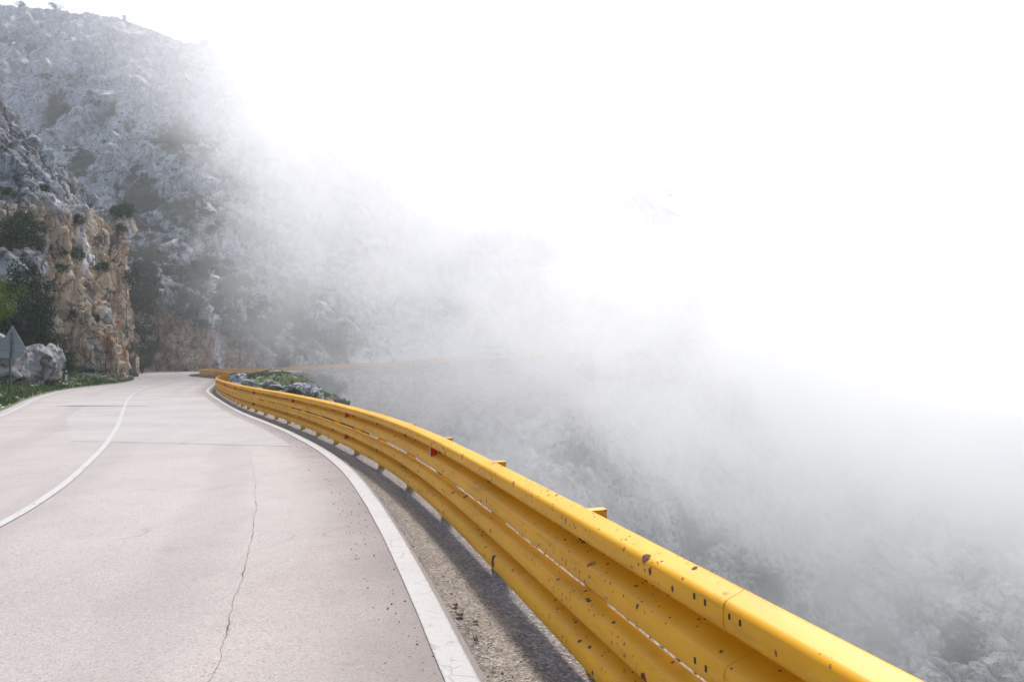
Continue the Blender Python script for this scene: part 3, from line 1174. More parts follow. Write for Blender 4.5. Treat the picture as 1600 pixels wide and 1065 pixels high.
# ------------------------------------------------------------------ boulders
def boulder_mesh(seed, mat, sub=22):
    """angular rock of unit size"""
    n1, n2 = sub * 2, sub
    th = np.linspace(0, 2 * math.pi, n1, endpoint=False)
    ph = np.linspace(0.06, math.pi - 0.06, n2)
    T, Ph = np.meshgrid(th, ph, indexing='ij')
    Dv = np.stack([np.sin(Ph) * np.cos(T), np.sin(Ph) * np.sin(T), np.cos(Ph)], 2).reshape(-1, 3)
    rg_ = np.random.default_rng(seed)
    pn = rg_.normal(size=(17, 3))
    pn /= np.linalg.norm(pn, axis=1, keepdims=True)
    pd_ = rg_.uniform(0.62, 1.0, 17)
    dt = Dv @ pn.T
    r = np.min(np.where(dt > 0.05, pd_ / np.maximum(dt, 0.05), 9), axis=1)
    r = np.minimum(r, 1.5)
    r = r * (1 + 0.20 * rock(Dv * r[:, None], 0.55, seed, 1.0, 0.12) + 0.05 * rock(Dv * r[:, None], 0.22, seed + 5, 1.0, 0.2) + 0.012 * fbm(Dv * 12, 2, seed))
    P_ = Dv * r[:, None] * 0.5
    f = grid_faces(n1, n2)
    i = np.arange(n2 - 1)
    wrap = np.stack([(n1 - 1) * n2 + i, i, i + 1, (n1 - 1) * n2 + i + 1], 1)
    f = np.vstack([f, wrap])
    z_ = np.zeros(len(P_))
    return mesh_np('boulder', P_, f, mat, False, {'ochre': z_, 'streak': z_ + 0.8, 'white': z_, 'veg': z_ + 0.26})


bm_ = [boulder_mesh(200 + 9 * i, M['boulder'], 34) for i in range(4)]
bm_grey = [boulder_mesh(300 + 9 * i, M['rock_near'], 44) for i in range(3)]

ALLBVH = {}


def bvh_of(me_):
    return BVHTree.FromPolygons([v_.co for v_ in me_.vertices], [tuple(p.vertices) for p in me_.polygons])


bvn = BVHTree.FromPolygons([v_.co for v_ in near_me.vertices], [tuple(p.vertices) for p in near_me.polygons])


def cliff_depth(px, py, Y):
    """depth of the near cliff along this line of sight, so that what grows or leans there touches it"""
    a_, b_ = ray(px, py)
    hit = bvn.ray_cast(Vector((0, 0, CAM_H)), Vector((a_, 1, b_)).normalized(), 400)
    return hit[0].y - 0.3 if hit[0] is not None else Y


def boulder(px, py, Y, size, label, scl=(1, 1, 0.8), rz=0.0, k=0, meshes=bm_, group=None):
    p = at(px, py, Y)
    o_ = add('boulder', meshes[k % len(meshes)], None, p)
    o_.scale = (size * scl[0], size * scl[1], size * scl[2])
    o_.rotation_euler = (0.2 * k, 0.1, rz)
    setp(o_, label, 'boulder', group)
    return o_


# rocks on the promontory outside the rail
boulder(431, 587, 62, 2.0, 'largest pale boulder at the top of the grassy shelf where the far rail ends', (1, 1, 0.7), 0.4, 0)
boulder(444, 594, 60, 1.7, 'long pale boulder leaning on the largest one on the grassy shelf', (1.3, 0.9, 0.6), 2.0, 1)
boulder(484, 611, 50, 1.9, 'pale jagged rock at the outer tip of the grassy shelf', (0.9, 1.2, 0.75), 1.2, 2)
boulder(492, 618, 49, 1.1, 'small pale rock hanging below the jagged one at the tip of the shelf', (1, 1, 0.8), 2.4, 3)
boulder(372, 593, 50, 1.2, 'pale flat rock just behind the yellow rail at the tight curve', (1.4, 0.9, 0.55), 0.9, 3)
boulder(420, 602, 47, 1.2, 'low pale rock in the grass in the middle of the shelf', (1.5, 0.8, 0.5), 2.6, 1)
boulder(432, 605, 46, 1.0, 'small white rock beside the low one in the middle of the shelf', (1.2, 0.8, 0.5), 0.3, 0)
boulder(402, 590, 54, 0.9, 'small pale rock in the grass left of the largest boulder', (1.3, 0.9, 0.6), 1.7, 0)
boulder(452, 606, 48, 0.8, 'small pale rock in the grass right of the middle of the shelf', (1.2, 0.9, 0.6), 3.1, 2)
boulder(388, 597, 47, 0.8, 'small pale rock in the grass behind the bend of the yellow rail', (1.5, 0.9, 0.5), 0.2, 1)
boulder(367, 601, 44, 0.7, 'small pale rock in the grass close behind the rail', (1.2, 0.8, 0.6), 0.5, 2)
# grey outcrop behind the road sign
boulder(20, 571, 40, 3.3, 'grey rock outcrop directly behind the triangular sign', (1.0, 1.0, 0.8), 0.3, 0, bm_grey)
boulder(46, 570, 41, 3.0, 'tall split grey rock to the right of the triangular sign', (0.9, 1, 1.0), 1.5, 1, bm_grey)
boulder(72, 575, 42, 2.6, 'grey rock at the right end of the roadside outcrop beside the white delineator', (1.0, 1, 1.0), 2.6, 2, bm_grey)
boulder(-12, 556, 38, 3.6, 'grey rock at the left edge of the photo behind the sign', (1, 1, 1.0), 4.0, 1, bm_grey)
boulder(44, 522, 47, 2.2, 'pale rock standing below the dark conifer', (0.8, 1, 1.3), 2.2, 2, bm_grey)
boulder(8, 530, 44, 2.6, 'pale grey rock between the sign and the yellow-green bush', (1, 1, 0.9), 1.2, 0, bm_grey)
boulder(0, 425, cliff_depth(0, 425, 52), 4.6, 'blue-grey rock beside the dark conifer at the left edge of the photo', (1.2, 1, 1.0), 0.2, 0, bm_grey)
boulder(46, 440, cliff_depth(46, 440, 56), 4.2, 'striped grey and white rock leaning against the ochre cliff', (0.7, 1, 1.5), 0.9, 1, bm_grey)
boulder(22, 405, cliff_depth(22, 405, 56), 3.0, 'brownish grey rock above the dark conifer', (1.3, 1, 0.8), 2.9, 2, bm_grey)


# ------------------------------------------------------------------ shrubs and trees
def leaf_cloud(name, n, lobes, leaf, mat, seed, flat=0.6, droop=0.0):
    rng = np.random.default_rng(seed)
    lob = np.array(lobes, float)      # x,y,z,rx,ry,rz
    vol = lob[:, 3] * lob[:, 4] * lob[:, 5]
    pick = rng.choice(len(lob), n, p=vol / vol.sum())
    d = rng.normal(size=(n, 3))
    d /= np.linalg.norm(d, axis=1, keepdims=True)
    r = rng.uniform(0.45, 1.0, n) ** 0.6
    nz = 1 + 0.55 * fbm(d * 2.6 + pick[:, None] * 3.1, 3, seed) + 0.25 * np.maximum(0, rng.normal(size=n) - 0.8)
    C = lob[pick, :3] + d * (r * nz)[:, None] * lob[pick, 3:6]
    # break into clumps with gaps
    keep = vnoise(C * 3.2 / lob[:, 3:6].max(), seed + 4) > -0.28
    C = C[keep]
    n = len(C)
    a1 = rng.normal(size=(n, 3))
    a1 /= np.linalg.norm(a1, axis=1, keepdims=True)
    a2 = np.cross(a1, rng.normal(size=(n, 3)))
    a2 /= np.linalg.norm(a2, axis=1, keepdims=True)
    s1 = leaf * rng.uniform(0.6, 1.4, n)[:, None]
    V = np.stack([C - a1 * s1, C + a2 * s1 * flat, C + a1 * s1, C - a2 * s1 * flat], 1).reshape(-1, 3)
    Fc = np.arange(n * 4).reshape(n, 4)
    return mesh_np(name, V, Fc, mat)


def lobes_for(seed, k=6, w_=1.0, h_=0.8):
    rnd_ = random.Random(seed)
    L = [(0, 0, h_ * 0.45, w_ * 0.36, w_ * 0.36, h_ * 0.42)]
    for _ in range(k):
        t = rnd_.uniform(0, 6.28)
        q_ = rnd_.uniform(0.12, 0.46) * w_
        L.append((math.cos(t) * q_, math.sin(t) * q_, rnd_.uniform(0.25, 0.75) * h_, rnd_.uniform(.14, .24) * w_, rnd_.uniform(.14, .24) * w_, rnd_.uniform(.15, .25) * h_))
    return L


def stems_mesh(seed, h_=0.6, n_=5, r=0.02):
    rnd_ = random.Random(seed)
    mb = MB()
    for _ in range(n_):
        t = rnd_.uniform(0, 6.28)
        q_ = rnd_.uniform(0.08, 0.25)
        mb.tube([(0, 0, -0.15), (math.cos(t) * q_ * .4, math.sin(t) * q_ * .4, h_ * .4), (math.cos(t) * q_, math.sin(t) * q_, h_)], r, 5, r * .4)
    return mb.mesh('stems', M['twig'])


crowns = [leaf_cloud('foliage', 1500, lobes_for(i, 7, 1.0, 0.85), 0.036, M['leaf_dark'], i) for i in range(1, 6)]
crowns_near = [leaf_cloud('foliage', 5200, lobes_for(i + 20, 9, 1.0, 0.9), 0.021, M['leaf_dark'], i + 20) for i in range(2)]
stems = [stems_mesh(i) for i in range(3)]


def shrub(loc, size, label, group=None, k=0, near=False, crown=None, name='shrub', cat='shrub', hz=1.0, withstem=True):
    r_ = random.Random(int(loc[0] * 91 + loc[2] * 37 + k))
    e = empty(name, loc)
    e.scale = (size * r_.uniform(0.75, 1.35), size * r_.uniform(0.75, 1.2), size * hz * r_.uniform(0.7, 1.15))
    e.rotation_euler = (0, 0, r_.uniform(0, 6.28))
    c_ = add('foliage', crown or (crowns_near[k % 2] if near else crowns[k % 5]), e)
    if withstem:
        add('stems', stems[k % 3], e)
    setp(e, label, cat, group)
    return e


rnd = random.Random(11)
# shrubs on the mountainside that can be told apart: clusters read from the photograph
clusters = [
    # cx, cy, spread x, spread y, count, size metres (min,max), label
    (226, 450, 11, 60, 24, 2.8, 4.4, 'dark green shrub in the gully between the ochre cliff and the slope', 'shrubs filling the gully behind the ochre cliff'),
    (333, 440, 24, 34, 22, 2.4, 3.9, 'dark green shrub on the rocky slope above the rust-streaked face', 'shrubs above the rust-streaked rock face'),
    (415, 520, 58, 26, 44, 2.2, 3.6, 'dark green shrub on the shaded foot of the slope near the far rail', 'dark shrubs along the shaded foot of the slope near the far rail'),
    (275, 445, 24, 22, 12, 2.0, 3.4, 'dark green shrub just above the crest of the rust-streaked face', 'shrubs along the crest of the rust-streaked face'),
    (470, 460, 25, 30, 9, 2.0, 3.4, 'dark green shrub half veiled at the edge of the mist', 'shrubs at the edge of the mist'),
    (86, 178, 16, 34, 9, 3.2, 5.0, 'blue-green shrub in the steep groove high on the left slope', 'shrubs in the high groove at the left'),
    (165, 168, 14, 14, 5, 2.6, 4.2, 'grey-green shrub high on the hazy slope', 'shrubs high on the hazy slope'),
    (272, 222, 26, 24, 11, 2.8, 4.6, 'hazy green shrub in the middle of the upper slope', 'shrubs in the middle of the upper slope'),
    (130, 252, 22, 24, 9, 2.6, 4.0, 'green shrub on the ledge above the ochre cliff', 'shrubs above the ochre cliff'),
    (215, 300, 28, 30, 14, 2.4, 3.8, 'green shrub among pale rocks behind the ochre cliff', 'shrubs among the pale rocks'),
    (285, 350, 40, 36, 14, 1.8, 3.2, 'small green shrub between pale rocks on the middle slope', 'small shrubs on the middle slope'),
    (520, 545, 12, 22, 5, 2.4, 3.6, 'tall dark shrub behind the far rail in thin mist', 'shrubs behind the far rail'),
    (1300, 930, 20, 26, 8, 3.0, 4.6, 'dusky shrub in the shadowed cleft below the mist at the lower right', 'shrubs in the cleft at the lower right'),
    (1210, 950, 28, 36, 10, 2.8, 4.6, 'dusky shrub just beyond the yellow rail at the lower right', 'shrubs beyond the near rail'),
    (1365, 1015, 28, 26, 8, 2.8, 4.6, 'dusky shrub on the grey crags near the bottom edge', 'shrubs on the bottom crags'),
    (1560, 832, 30, 20, 7, 3.0, 4.6, 'dusky shrub on the pale slope at the right edge', 'shrubs at the right edge'),
    (1500, 990, 20, 30, 6, 2.4, 4.0, 'dusky shrub between the grey crags in the lower right corner', 'shrubs in the lower right corner'),
    (640, 640, 22, 16, 7, 1.8, 3.0, 'green shrub growing against the foot of the masonry wall', 'shrubs at the foot of the masonry wall'),
]
kk = 0
bvf = BVHTree.FromPolygons([v_.co for v_ in far_me.vertices], [tuple(p.vertices) for p in far_me.polygons])


def on_slope(px, py):
    a_, b_ = ray(px, py)
    dv = Vector((a_, 1, b_)).normalized()
    m_ = on_mount(px, py)
    bd = (Vector(m_) - Vector((0, 0, CAM_H))).length
    out_p = tuple(float(q) for q in m_)
    for t_ in (bvf, bvn):
        hit = t_.ray_cast(Vector((0, 0, CAM_H)), dv, 400)
        if hit[0] is not None and hit[3] < bd:
            bd = hit[3]
            out_p = tuple(hit[0])
    return out_p


for cx, cy, sx, sy, cnt, s0, s1, lab, grp in clusters:
    mem = []
    for _ in range(cnt):
        px = rnd.gauss(cx, sx)
        py = rnd.gauss(cy, sy)
        if py < 60 or abs(px - cx) > 2.2 * sx or (225 < px < 395 and py > 462 + (px - 230) * 0.56):
            px, py = cx + rnd.uniform(-0.8, 1) * sx, cy - rnd.uniform(-0.2, 1) * sy * 0.9
        if 225 < px < 395:
            py = min(py, 458 + (px - 230) * 0.56)
        p = on_slope(px, py)
        s_ = rnd.uniform(s0, s1)
        lb = lab
        if cx == 415:
            lb = ('dark green shrub on the slope just right of the rust-streaked face' if px < 392 else
                  'dark green shrub on the slope above the grassy shelf and its boulders' if px < 440 else
                  'dark green shrub on the slope above the start of the far rail')
        elif cx == 226:
            lb = 'dark green shrub low in the gully behind the ochre cliff' if py > 450 else 'dark green shrub high in the gully behind the ochre cliff'
        elif cx == 333:
            lb = 'dark green shrub on the slope above the left half of the rust-streaked face' if px < 333 else 'dark green shrub on the slope above the right half of the rust-streaked face'
        o_ = shrub((p[0], p[1] - 0.2 * s_, p[2] - 0.25 * s_), s_, lb, grp, kk, hz=rnd.uniform(0.8, 1.2), withstem=False)
        mem.append((px, py, s_, o_))
        kk += 1
    # the ones that stand out by their place say so
    used = set()
    for word, key in (('topmost', lambda q: q[1]), ('lowest', lambda q: -q[1]), ('leftmost', lambda q: q[0]), ('rightmost', lambda q: -q[0])):
        q = sorted(mem, key=key)[0]
        if id(q[3]) not in used:
            used.add(id(q[3]))
            q[3]['label'] = word + ' of the ' + grp


# low scrub that nobody could count: one object
rng = np.random.default_rng(5)
cand = []
V_ = veg.reshape(nu, nv)
tries = 0
while len(cand) < 3600 and tries < 120000:
    tries += 1
    px = rng.uniform(-40, 1640)
    py = rng.uniform(20, 1080)
    i = int(np.clip(np.searchsorted(pxs, px), 1, nu - 1))
    if py < top[i] + 2:
        continue
    j = int(np.clip((py - bot) / (top[i] - bot) * (nv - 1), 0, nv - 1))
    lim = 0.8 if px < 560 else 1.1
    if rng.uniform() < V_[i, j] ** 1.6 * lim:
        cand.append((MG[i, j], 1.0))
allV = []
for p, _ in cand:
    nl_ = 70
    s_ = rng.uniform(0.7, 1.9)
    d = rng.normal(size=(nl_, 3))
    d /= np.linalg.norm(d, axis=1, keepdims=True)
    C = p + np.array([0, 0, 0.2 * s_]) + d * (rng.uniform(0.4, 1, nl_)[:, None]) * s_ * np.array([0.6, 0.6, 0.5])
    a1 = rng.normal(size=(nl_, 3))
    a1 /= np.linalg.norm(a1, axis=1, keepdims=True)
    a2 = np.cross(a1, rng.normal(size=(nl_, 3)))
    a2 /= np.linalg.norm(a2, axis=1, keepdims=True)
    q_ = 0.15 * rng.uniform(0.7, 1.5, (nl_, 1))
    allV.append(np.stack([C - a1 * q_, C + a2 * q_ * .7, C + a1 * q_, C - a2 * q_ * .7], 1).reshape(-1, 3))
allV = np.vstack(allV)
o = add('scrub', mesh_np('scrub', allV, np.arange(len(allV)).reshape(-1, 4), M['leaf_dark']))
setp(o, 'low green scrub growing between the rocks of the mountainside', 'scrub', kind='stuff')


# trees on the skyline
def skyline_tree(px, py, h_, label, wd=0.5, group=None):
    p = on_mount(px, py)
    e = empty('tree', (float(p[0]), float(p[1]), float(p[2]) - 0.4))
    mb = MB()
    rr_ = random.Random(int(px))
    mb.tube([(0, 0, 0), (0.1, 0, h_ * .3), (0.0, 0.1, h_ * .62), (0.1, 0, h_ * .9)], 0.16, 6, 0.05)
    for i in range(5):
        t = rr_.uniform(0, 6.28)
        z_ = h_ * rr_.uniform(.35, .7)
        mb.tube([(0, 0, z_), (math.cos(t) * wd * h_ * .25, math.sin(t) * wd * h_ * .25, z_ + h_ * .1)], 0.06, 5, 0.03)
    add('trunk', mb.mesh('trunk', M['twig']), e)
    L = [(rr_.uniform(-.22, .22) * h_ * wd * 1.5, rr_.uniform(-.2, .2) * h_ * wd, h_ * rr_.uniform(.45, .88), h_ * wd * rr_.uniform(.18, .3), h_ * wd * rr_.uniform(.18, .3), h_ * rr_.uniform(.1, .17)) for _ in range(7)]
    add('crown', leaf_cloud('crown', 900, L, 0.22, M['leaf_dark'], int(px)), e)
    setp(e, label, 'tree', group)


skyline_tree(190, 34, 5.5, 'slim lone tree standing on the ridge against the white sky', 0.4)
skyline_tree(348, 72, 6.0, 'broad round tree on the ridge beside the mist', 1.0)
skyline_tree(318, 70, 3.8, 'small bushy tree on the ridge left of the broad round one', 1.0)
skyline_tree(394, 76, 4.2, 'low spreading tree on the ridge fading into mist', 1.5)
skyline_tree(30, 14, 5.0, 'broad dark tree on the ridge at the upper left corner', 1.3)
skyline_tree(85, 16, 4.4, 'low bushy tree on the ridge near the upper left corner', 1.6)
skyline_tree(1047, 325, 9, 'faint tree on the misty spur', 0.7)
skyline_tree(1145, 365, 5, 'very faint small tree further down the misty spur', 0.9)

# conifer and bright bush by the sign
L = [(0, 0, .45, .30, .30, .40), (.18, 0, .35, .22, .2, .2), (-.2, .1, .3, .22, .2, .2), (0.05, 0, .75, .18, .18, .2), (.28, 0, .2, .16, .16, .15), (-.3, 0, .2, .16, .16, .14), (.1, -.1, .15, .3, .2, .12),
     (.25, .05, .55, .13, .12, .1), (-.18, -.05, .62, .13, .12, .1)]
con = leaf_cloud('foliage', 14000, L, 0.019, M['leaf_conifer'], 91, 0.35)
p = at(30, 558, 44)
shrub(p, 5.7, hz=1.42, label= 'dense dark green conifer bush in front of the ochre cliff at the left', k=1, crown=con, name='conifer', cat='conifer')
shrub(at(60, 556, 47), 3.4, hz=1.6, label='smaller dark conifer bush at the right of the dense one', k=2, crown=con, name='conifer', cat='conifer')
bri = leaf_cloud('foliage', 7000, lobes_for(77, 9, 1, 1.1), 0.015, M['leaf_bright'], 78)
shrub(at(-6, 508, 36), 2.3, 'yellow-green bush at the left edge beside the sign', k=1, crown=bri, hz=1.1)
shrub(at(2, 392, cliff_depth(2, 392, 50)), 3.6, 'olive bush on the rocks at the left edge high above the sign', k=2, near=True)
shrub(at(18, 402, cliff_depth(18, 402, 52)), 2.6, 'small olive bush at the right of the high one at the left edge', k=3, near=True)
shrub(at(62, 560, 50), 3.0, 'green bush in the hollow between the grey outcrop and the ochre cliff', k=4, near=True)
shrub(at(72, 585, 49), 2.4, 'low green bush at the foot of the ochre cliff beside the delineator', k=5, near=True)
shrub(at(95, 585, 53), 2.0, 'low green bush behind the white delineator at the cliff foot', k=6, near=True)

bv = bvn
for px, py, s_, lab in ((68, 298, 1.5, 'round dark shrub under the grey slab at the top of the ochre cliff'), (158, 420, 1.5, 'dark shrub clinging to the ochre cliff near its right edge'),
                        (98, 395, 1.3, 'dark tuft in a crack in the middle of the ochre cliff'), (122, 400, 1.4, 'dark tuft right of the middle crack of the ochre cliff'),
                        (122, 345, 1.5, 'dark tuft in the hollow high on the ochre cliff'), (95, 420, 1.2, 'small dark tuft below the middle crack of the ochre cliff'),
                        (78, 386, 1.0, 'small tuft left of the middle crack of the ochre cliff'), (105, 265, 2.0, 'green shrub on the upper edge of the cliff below the slope'),
                        (185, 362, 1.6, 'green shrub on the right shoulder of the ochre cliff'), (16, 302, 1.2, 'dark tuft under the grey slabs near the left edge'),
                        (185, 413, 1.0, 'small tuft by the right edge of the ochre cliff'), (52, 385, 2.0, 'green shrub on the cliff ledge above the conifers'),
                        (115, 496, 1.4, 'green shrub halfway down the crack of the ochre cliff'), (60, 355, 1.7, 'olive shrub on the left part of the ochre cliff'),
                        (30, 350, 2.0, 'yellow-tipped shrub on the cliff left of the olive one'), (150, 500, 1.0, 'small tuft low on the ochre cliff beside the dark streaks'),
                        (140, 278, 1.5, 'green shrub on the grey slabs right of the upper edge shrub')):
    a_, b_ = ray(px, py)
    hit = bv.ray_cast(Vector((0, 0, CAM_H)), Vector((a_, 1, b_)).normalized(), 400)
    if hit[0] is None:
        q_ = on_mount(px, py)
        loc = (float(q_[0]), float(q_[1]), float(q_[2]))
    else:
        loc = tuple(hit[0])
    shrub((loc[0], loc[1], loc[2] - 0.35 * s_), s_ * 1.15, lab, k=int(px), near=True, withstem=False)

# bushes on the grassy shelf and under the viaduct end
for px, py, Y, s_, lab in ((470, 603, 56, 1.7, 'green bush between the pale boulders of the shelf'), (455, 600, 55, 1.2, 'low green bush in front of the long pale boulder'),
                           (465, 612, 50, 1.5, 'green bush at the outer edge of the grassy shelf'), (400, 595, 58, 1.1, 'low bush in the grass of the shelf behind the curve'),
                           (500, 600, 112, 5.0, 'dark bush against the left end of the masonry wall'), (480, 592, 110, 4.2, 'dark bush under the far rail beside the masonry wall'),
                           (520, 612, 112, 4.0, 'dark bush at the lower left of the masonry wall'), (222, 566, 104, 3.6, 'dark green bush at the foot of the ochre nose beyond the road'),
                           (228, 545, 110, 4.6, 'tall dark green bush in the gap behind the ochre nose'), (222, 510, 112, 5.0, 'dark green bush high in the gap behind the ochre nose'),
                           (230, 480, 116, 4.6, 'dark green bush above the left end of the rust-streaked face')):
    p = at(px, py, Y)
    shrub((p[0], p[1], p[2] - 0.4 * s_), s_, lab, k=int(px), near=True)


# ------------------------------------------------------------------ grass, flowers
def blades(name, pts, hts, mat, label, cat, seed=1, wdt_=0.02, n_per=5):
    rng_ = np.random.default_rng(seed)
    pts = np.repeat(np.asarray(pts, float), n_per, 0)
    hts = np.repeat(np.asarray(hts, float), n_per)
    m_ = len(pts)
    th = rng_.uniform(0, 6.28, m_)
    off_ = np.stack([np.cos(th), np.sin(th), 0 * th], 1)
    b0 = pts + off_ * rng_.uniform(0, 0.06, m_)[:, None]
    tip = b0 + off_ * (hts * rng_.uniform(0.1, 0.7, m_))[:, None] + np.array([0, 0, 1]) * (hts * rng_.uniform(0.6, 1.1, m_))[:, None]
    mid_ = b0 * 0.55 + tip * 0.45 + np.array([0, 0, 1]) * (hts * 0.12)[:, None]
    sd = np.stack([-np.sin(th), np.cos(th), 0 * th], 1) * (wdt_ * (0.5 + hts[:, None] * 1.5))
    V = np.stack([b0 - sd, b0 + sd, mid_ + sd * .8, tip, mid_ - sd * .8], 1).reshape(-1, 3)
    Fc = (np.arange(m_)[:, None] * 5 + np.array([[0, 1, 2, 3]])).reshape(-1, 4)
    Fc2 = (np.arange(m_)[:, None] * 5 + np.array([[0, 3, 4, 4]])).reshape(-1, 4)
    V3 = V
    tri = np.vstack([(np.arange(m_)[:, None] * 5 + np.array([[0, 1, 2]])), (np.arange(m_)[:, None] * 5 + np.array([[0, 2, 4]])), (np.arange(m_)[:, None] * 5 + np.array([[4, 2, 3]]))])
    o_ = add(name, mesh_np(name, V3, tri, mat))
    setp(o_, label, cat, kind='stuff')
    return o_


vb = bvh_of(verge)
rng = np.random.default_rng(8)
gp, gh = [], []
vdn = [i for i in range(len(vp)) if vp[i][1] > 13]
for _ in range(15000):
    i = vdn[int(rng.uniform() ** 1.0 * (len(vdn) - 1))]
    o_ = 0.40 + rng.uniform() ** 1.3 * min(9, wid[i])
    if o_ < 0.55 and rng.uniform() < .5:
        continue
    q_ = vp[i] + vn[i] * o_
    hit = vb.ray_cast(Vector((q_[0], q_[1], 20)), Vector((0, 0, -1)), 40)
    if hit[0] is not None:
        gp.append(tuple(hit[0]))
        gh.append((0.12 + 0.30 * rng.uniform() * min(1, (o_ - 0.2))) * (1 + 0.6 * (vnoise(np.array([[q_[0] / 2, q_[1] / 2, 0.5]]), 4)[0])))
blades('grass', gp, gh, M['leaf_grass'], 'green grass and weeds growing on the verge between road and cliff', 'grass', 3, 0.022, 6)
fp = []
for (x_, y_, z_), h__ in zip(gp, gh):
    if vnoise(np.array([[x_ / 1.7, y_ / 1.7, 3.5]]), 9)[0] > 0.10 and rng.uniform() < 0.4:
        for _ in range(3):
            fp.append((x_ + rng.normal() * .12, y_ + rng.normal() * .12, z_ + h__ * rng.uniform(0.8, 1.15)))
fp = np.array(fp)
m_ = len(fp)
s_ = rng.uniform(0.014, 0.034, (m_, 1))
tl_ = rng.normal(size=(m_, 3)) * 0.3 + np.array([0, -0.4, 0.9])
tl_ /= np.linalg.norm(tl_, axis=1, keepdims=True)
e1 = np.cross(tl_, np.array([1.0, 0.3, 0.1]))
e1 /= np.linalg.norm(e1, axis=1, keepdims=True)
e2 = np.cross(tl_, e1)
V = np.concatenate([(fp + e1 * s_ * math.cos(k * math.pi / 3) + e2 * s_ * math.sin(k * math.pi / 3))[:, None, :] for k in range(6)], 1).reshape(-1, 3)
o = add('white_flowers', mesh_np('white_flowers', V, np.arange(m_ * 6).reshape(-1, 6), M['petal']))
setp(o, 'white flower heads scattered over the grass of the left verge', 'flowers', kind='stuff')

# grass on the outer bank and the shelf
bb_ = bvh_of(bank.data)
gp, gh = [], []
for _ in range(9000):
    if rng.uniform() < 0.65:
        s_ = rng.uniform(46, 88)
        o_ = -rng.uniform(0.7, 15)
    else:
        s_ = rng.uniform(4, 40)
        o_ = -rng.uniform(0.75, 1.6)
        if vnoise(np.array([[s_ / 1.5, 0.5, 0.5]]), 2)[0] < -0.05:
            continue
    q_, _, _ = rail_at(s_, o_)
    hit = bb_.ray_cast(Vector((q_[0], q_[1], 20)), Vector((0, 0, -1)), 60)
    if hit[0] is not None and hit[0].z > -7:
        gp.append(tuple(hit[0]))
        gh.append(rng.uniform(0.06, 0.16) if s_ < 42 else rng.uniform(0.08, 0.28))
blades('bank_grass', gp, gh, M['leaf_grass'], 'grass on the ledge and the shelf outside the guardrail', 'grass', 4, 0.016, 6)

# loose gravel on the shoulder and the ledge
tet = np.array([[1, 0, -.5], [-.5, .87, -.4], [-.6, -.8, -.5], [.1, .1, .8], [.5, .6, .2]])
tf = np.array([[0, 1, 4], [1, 3, 4], [0, 4, 3], [1, 2, 3], [0, 3, 2], [0, 2, 1]])
gv, gf = [], []
cnt = 0
for _ in range(9000):
    s_ = 6 + 20 * rng.uniform() ** 1.8
    r_ = rng.uniform()
    if r_ < 0.62:
        o_ = -rng.uniform(0.12, 1.05)
        sz = 0.006 + 0.018 * rng.uniform() ** 2.5
    else:
        o_ = rng.uniform(0.0, 0.95)
        sz = 0.003 + 0.008 * rng.uniform() ** 3
    q_, _, _ = rail_at(s_, o_)
    zz_ = 0.0 if o_ > -0.2 else float(np.interp(-o_, offs, drop))
    M_ = rng.normal(size=(3, 3))
    Qm, _ = np.linalg.qr(M_)
    gv.append((tet * rng.uniform(.6, 1.2, (5, 1))) @ Qm * sz + np.array([q_[0], q_[1], zz_ + sz * 0.3]))
    gf.append(tf + cnt)
    cnt += 5
o = add('gravel', mesh_np('gravel', np.vstack(gv), np.vstack(gf), simple('pale_gravel', (0.30, 0.265, 0.225), 0.9)))
setp(o, 'loose gravel on the shoulder and the ledge under the guardrail', 'gravel', kind='stuff')
stone_mesh = boulder_mesh(411, simple('brown_stone', (0.24, 0.17, 0.12), 0.9), 12)
for px, py, s_, lab in ((712, 946, 0.042, 'brown stone beside the white edge line, the farther of two'), (719, 962, 0.055, 'larger brown stone beside the white edge line, the nearer of two'),
                        (742, 972, 0.03, 'small pale stone on the shoulder between the white line and the rail')):
    p = onz(px, py, 0.0)
    o = add('stone', stone_mesh, None, (p[0], p[1], s_ * 0.25))
    o.scale = (s_, s_ * .8, s_ * .65)
    o.rotation_euler = (0, 0, px)
    setp(o, lab, 'stone')
for px, py, lab in ((744, 1000, 'small green grass tuft on the shoulder next to the white line'), (735, 978, 'tiny grass sprig on the shoulder behind the small tuft'), (772, 1052, 'sparse grass sprig at the bottom of the shoulder')):
    p = onz(px, py, 0.0)
    rg = np.random.default_rng(px)
    n__ = 26 if px == 744 else 10
    V, Fc = [], []
    for i in range(n__):
        t = rg.uniform(0, 6.28)
        hh_ = rg.uniform(.02, .05)
        c, s__ = math.cos(t), math.sin(t)
        b0 = (c * .01, s__ * .01, -0.002)
        l = rg.uniform(.1, .8) * hh_
        V += [(b0[0] - s__ * .0015, b0[1] + c * .0015, 0), (b0[0] + s__ * .0015, b0[1] - c * .0015, 0), (b0[0] + c * l, b0[1] + s__ * l, hh_)]
        Fc.append((3 * i, 3 * i + 1, 3 * i + 2))
    o = add('grass_tuft', mesh_np('grass_tuft', V, Fc, M['leaf_grass']), None, p)
    setp(o, lab, 'grass tuft')


# ------------------------------------------------------------------ guardrail
KP = 1.103
# W profile: (depth towards traffic, height above beam bottom)
PROF = [(0.018, 0.0), (0.024, 0.004), (0.070, 0.022), (0.080, 0.030), (0.084, 0.042), (0.084, 0.088), (0.080, 0.100), (0.070, 0.110), (0.012, 0.138), (0.004, 0.145), (0.0, 0.155),
        (0.004, 0.165), (0.012, 0.172), (0.070, 0.200), (0.080, 0.210), (0.084, 0.222), (0.084, 0.268), (0.080, 0.280), (0.070, 0.288), (0.024, 0.306), (0.018, 0.31)]
PROF = [((a - 0.018) * 1.3 if a < 0.018 else (a * 1.12), b * KP) for a, b in PROF]


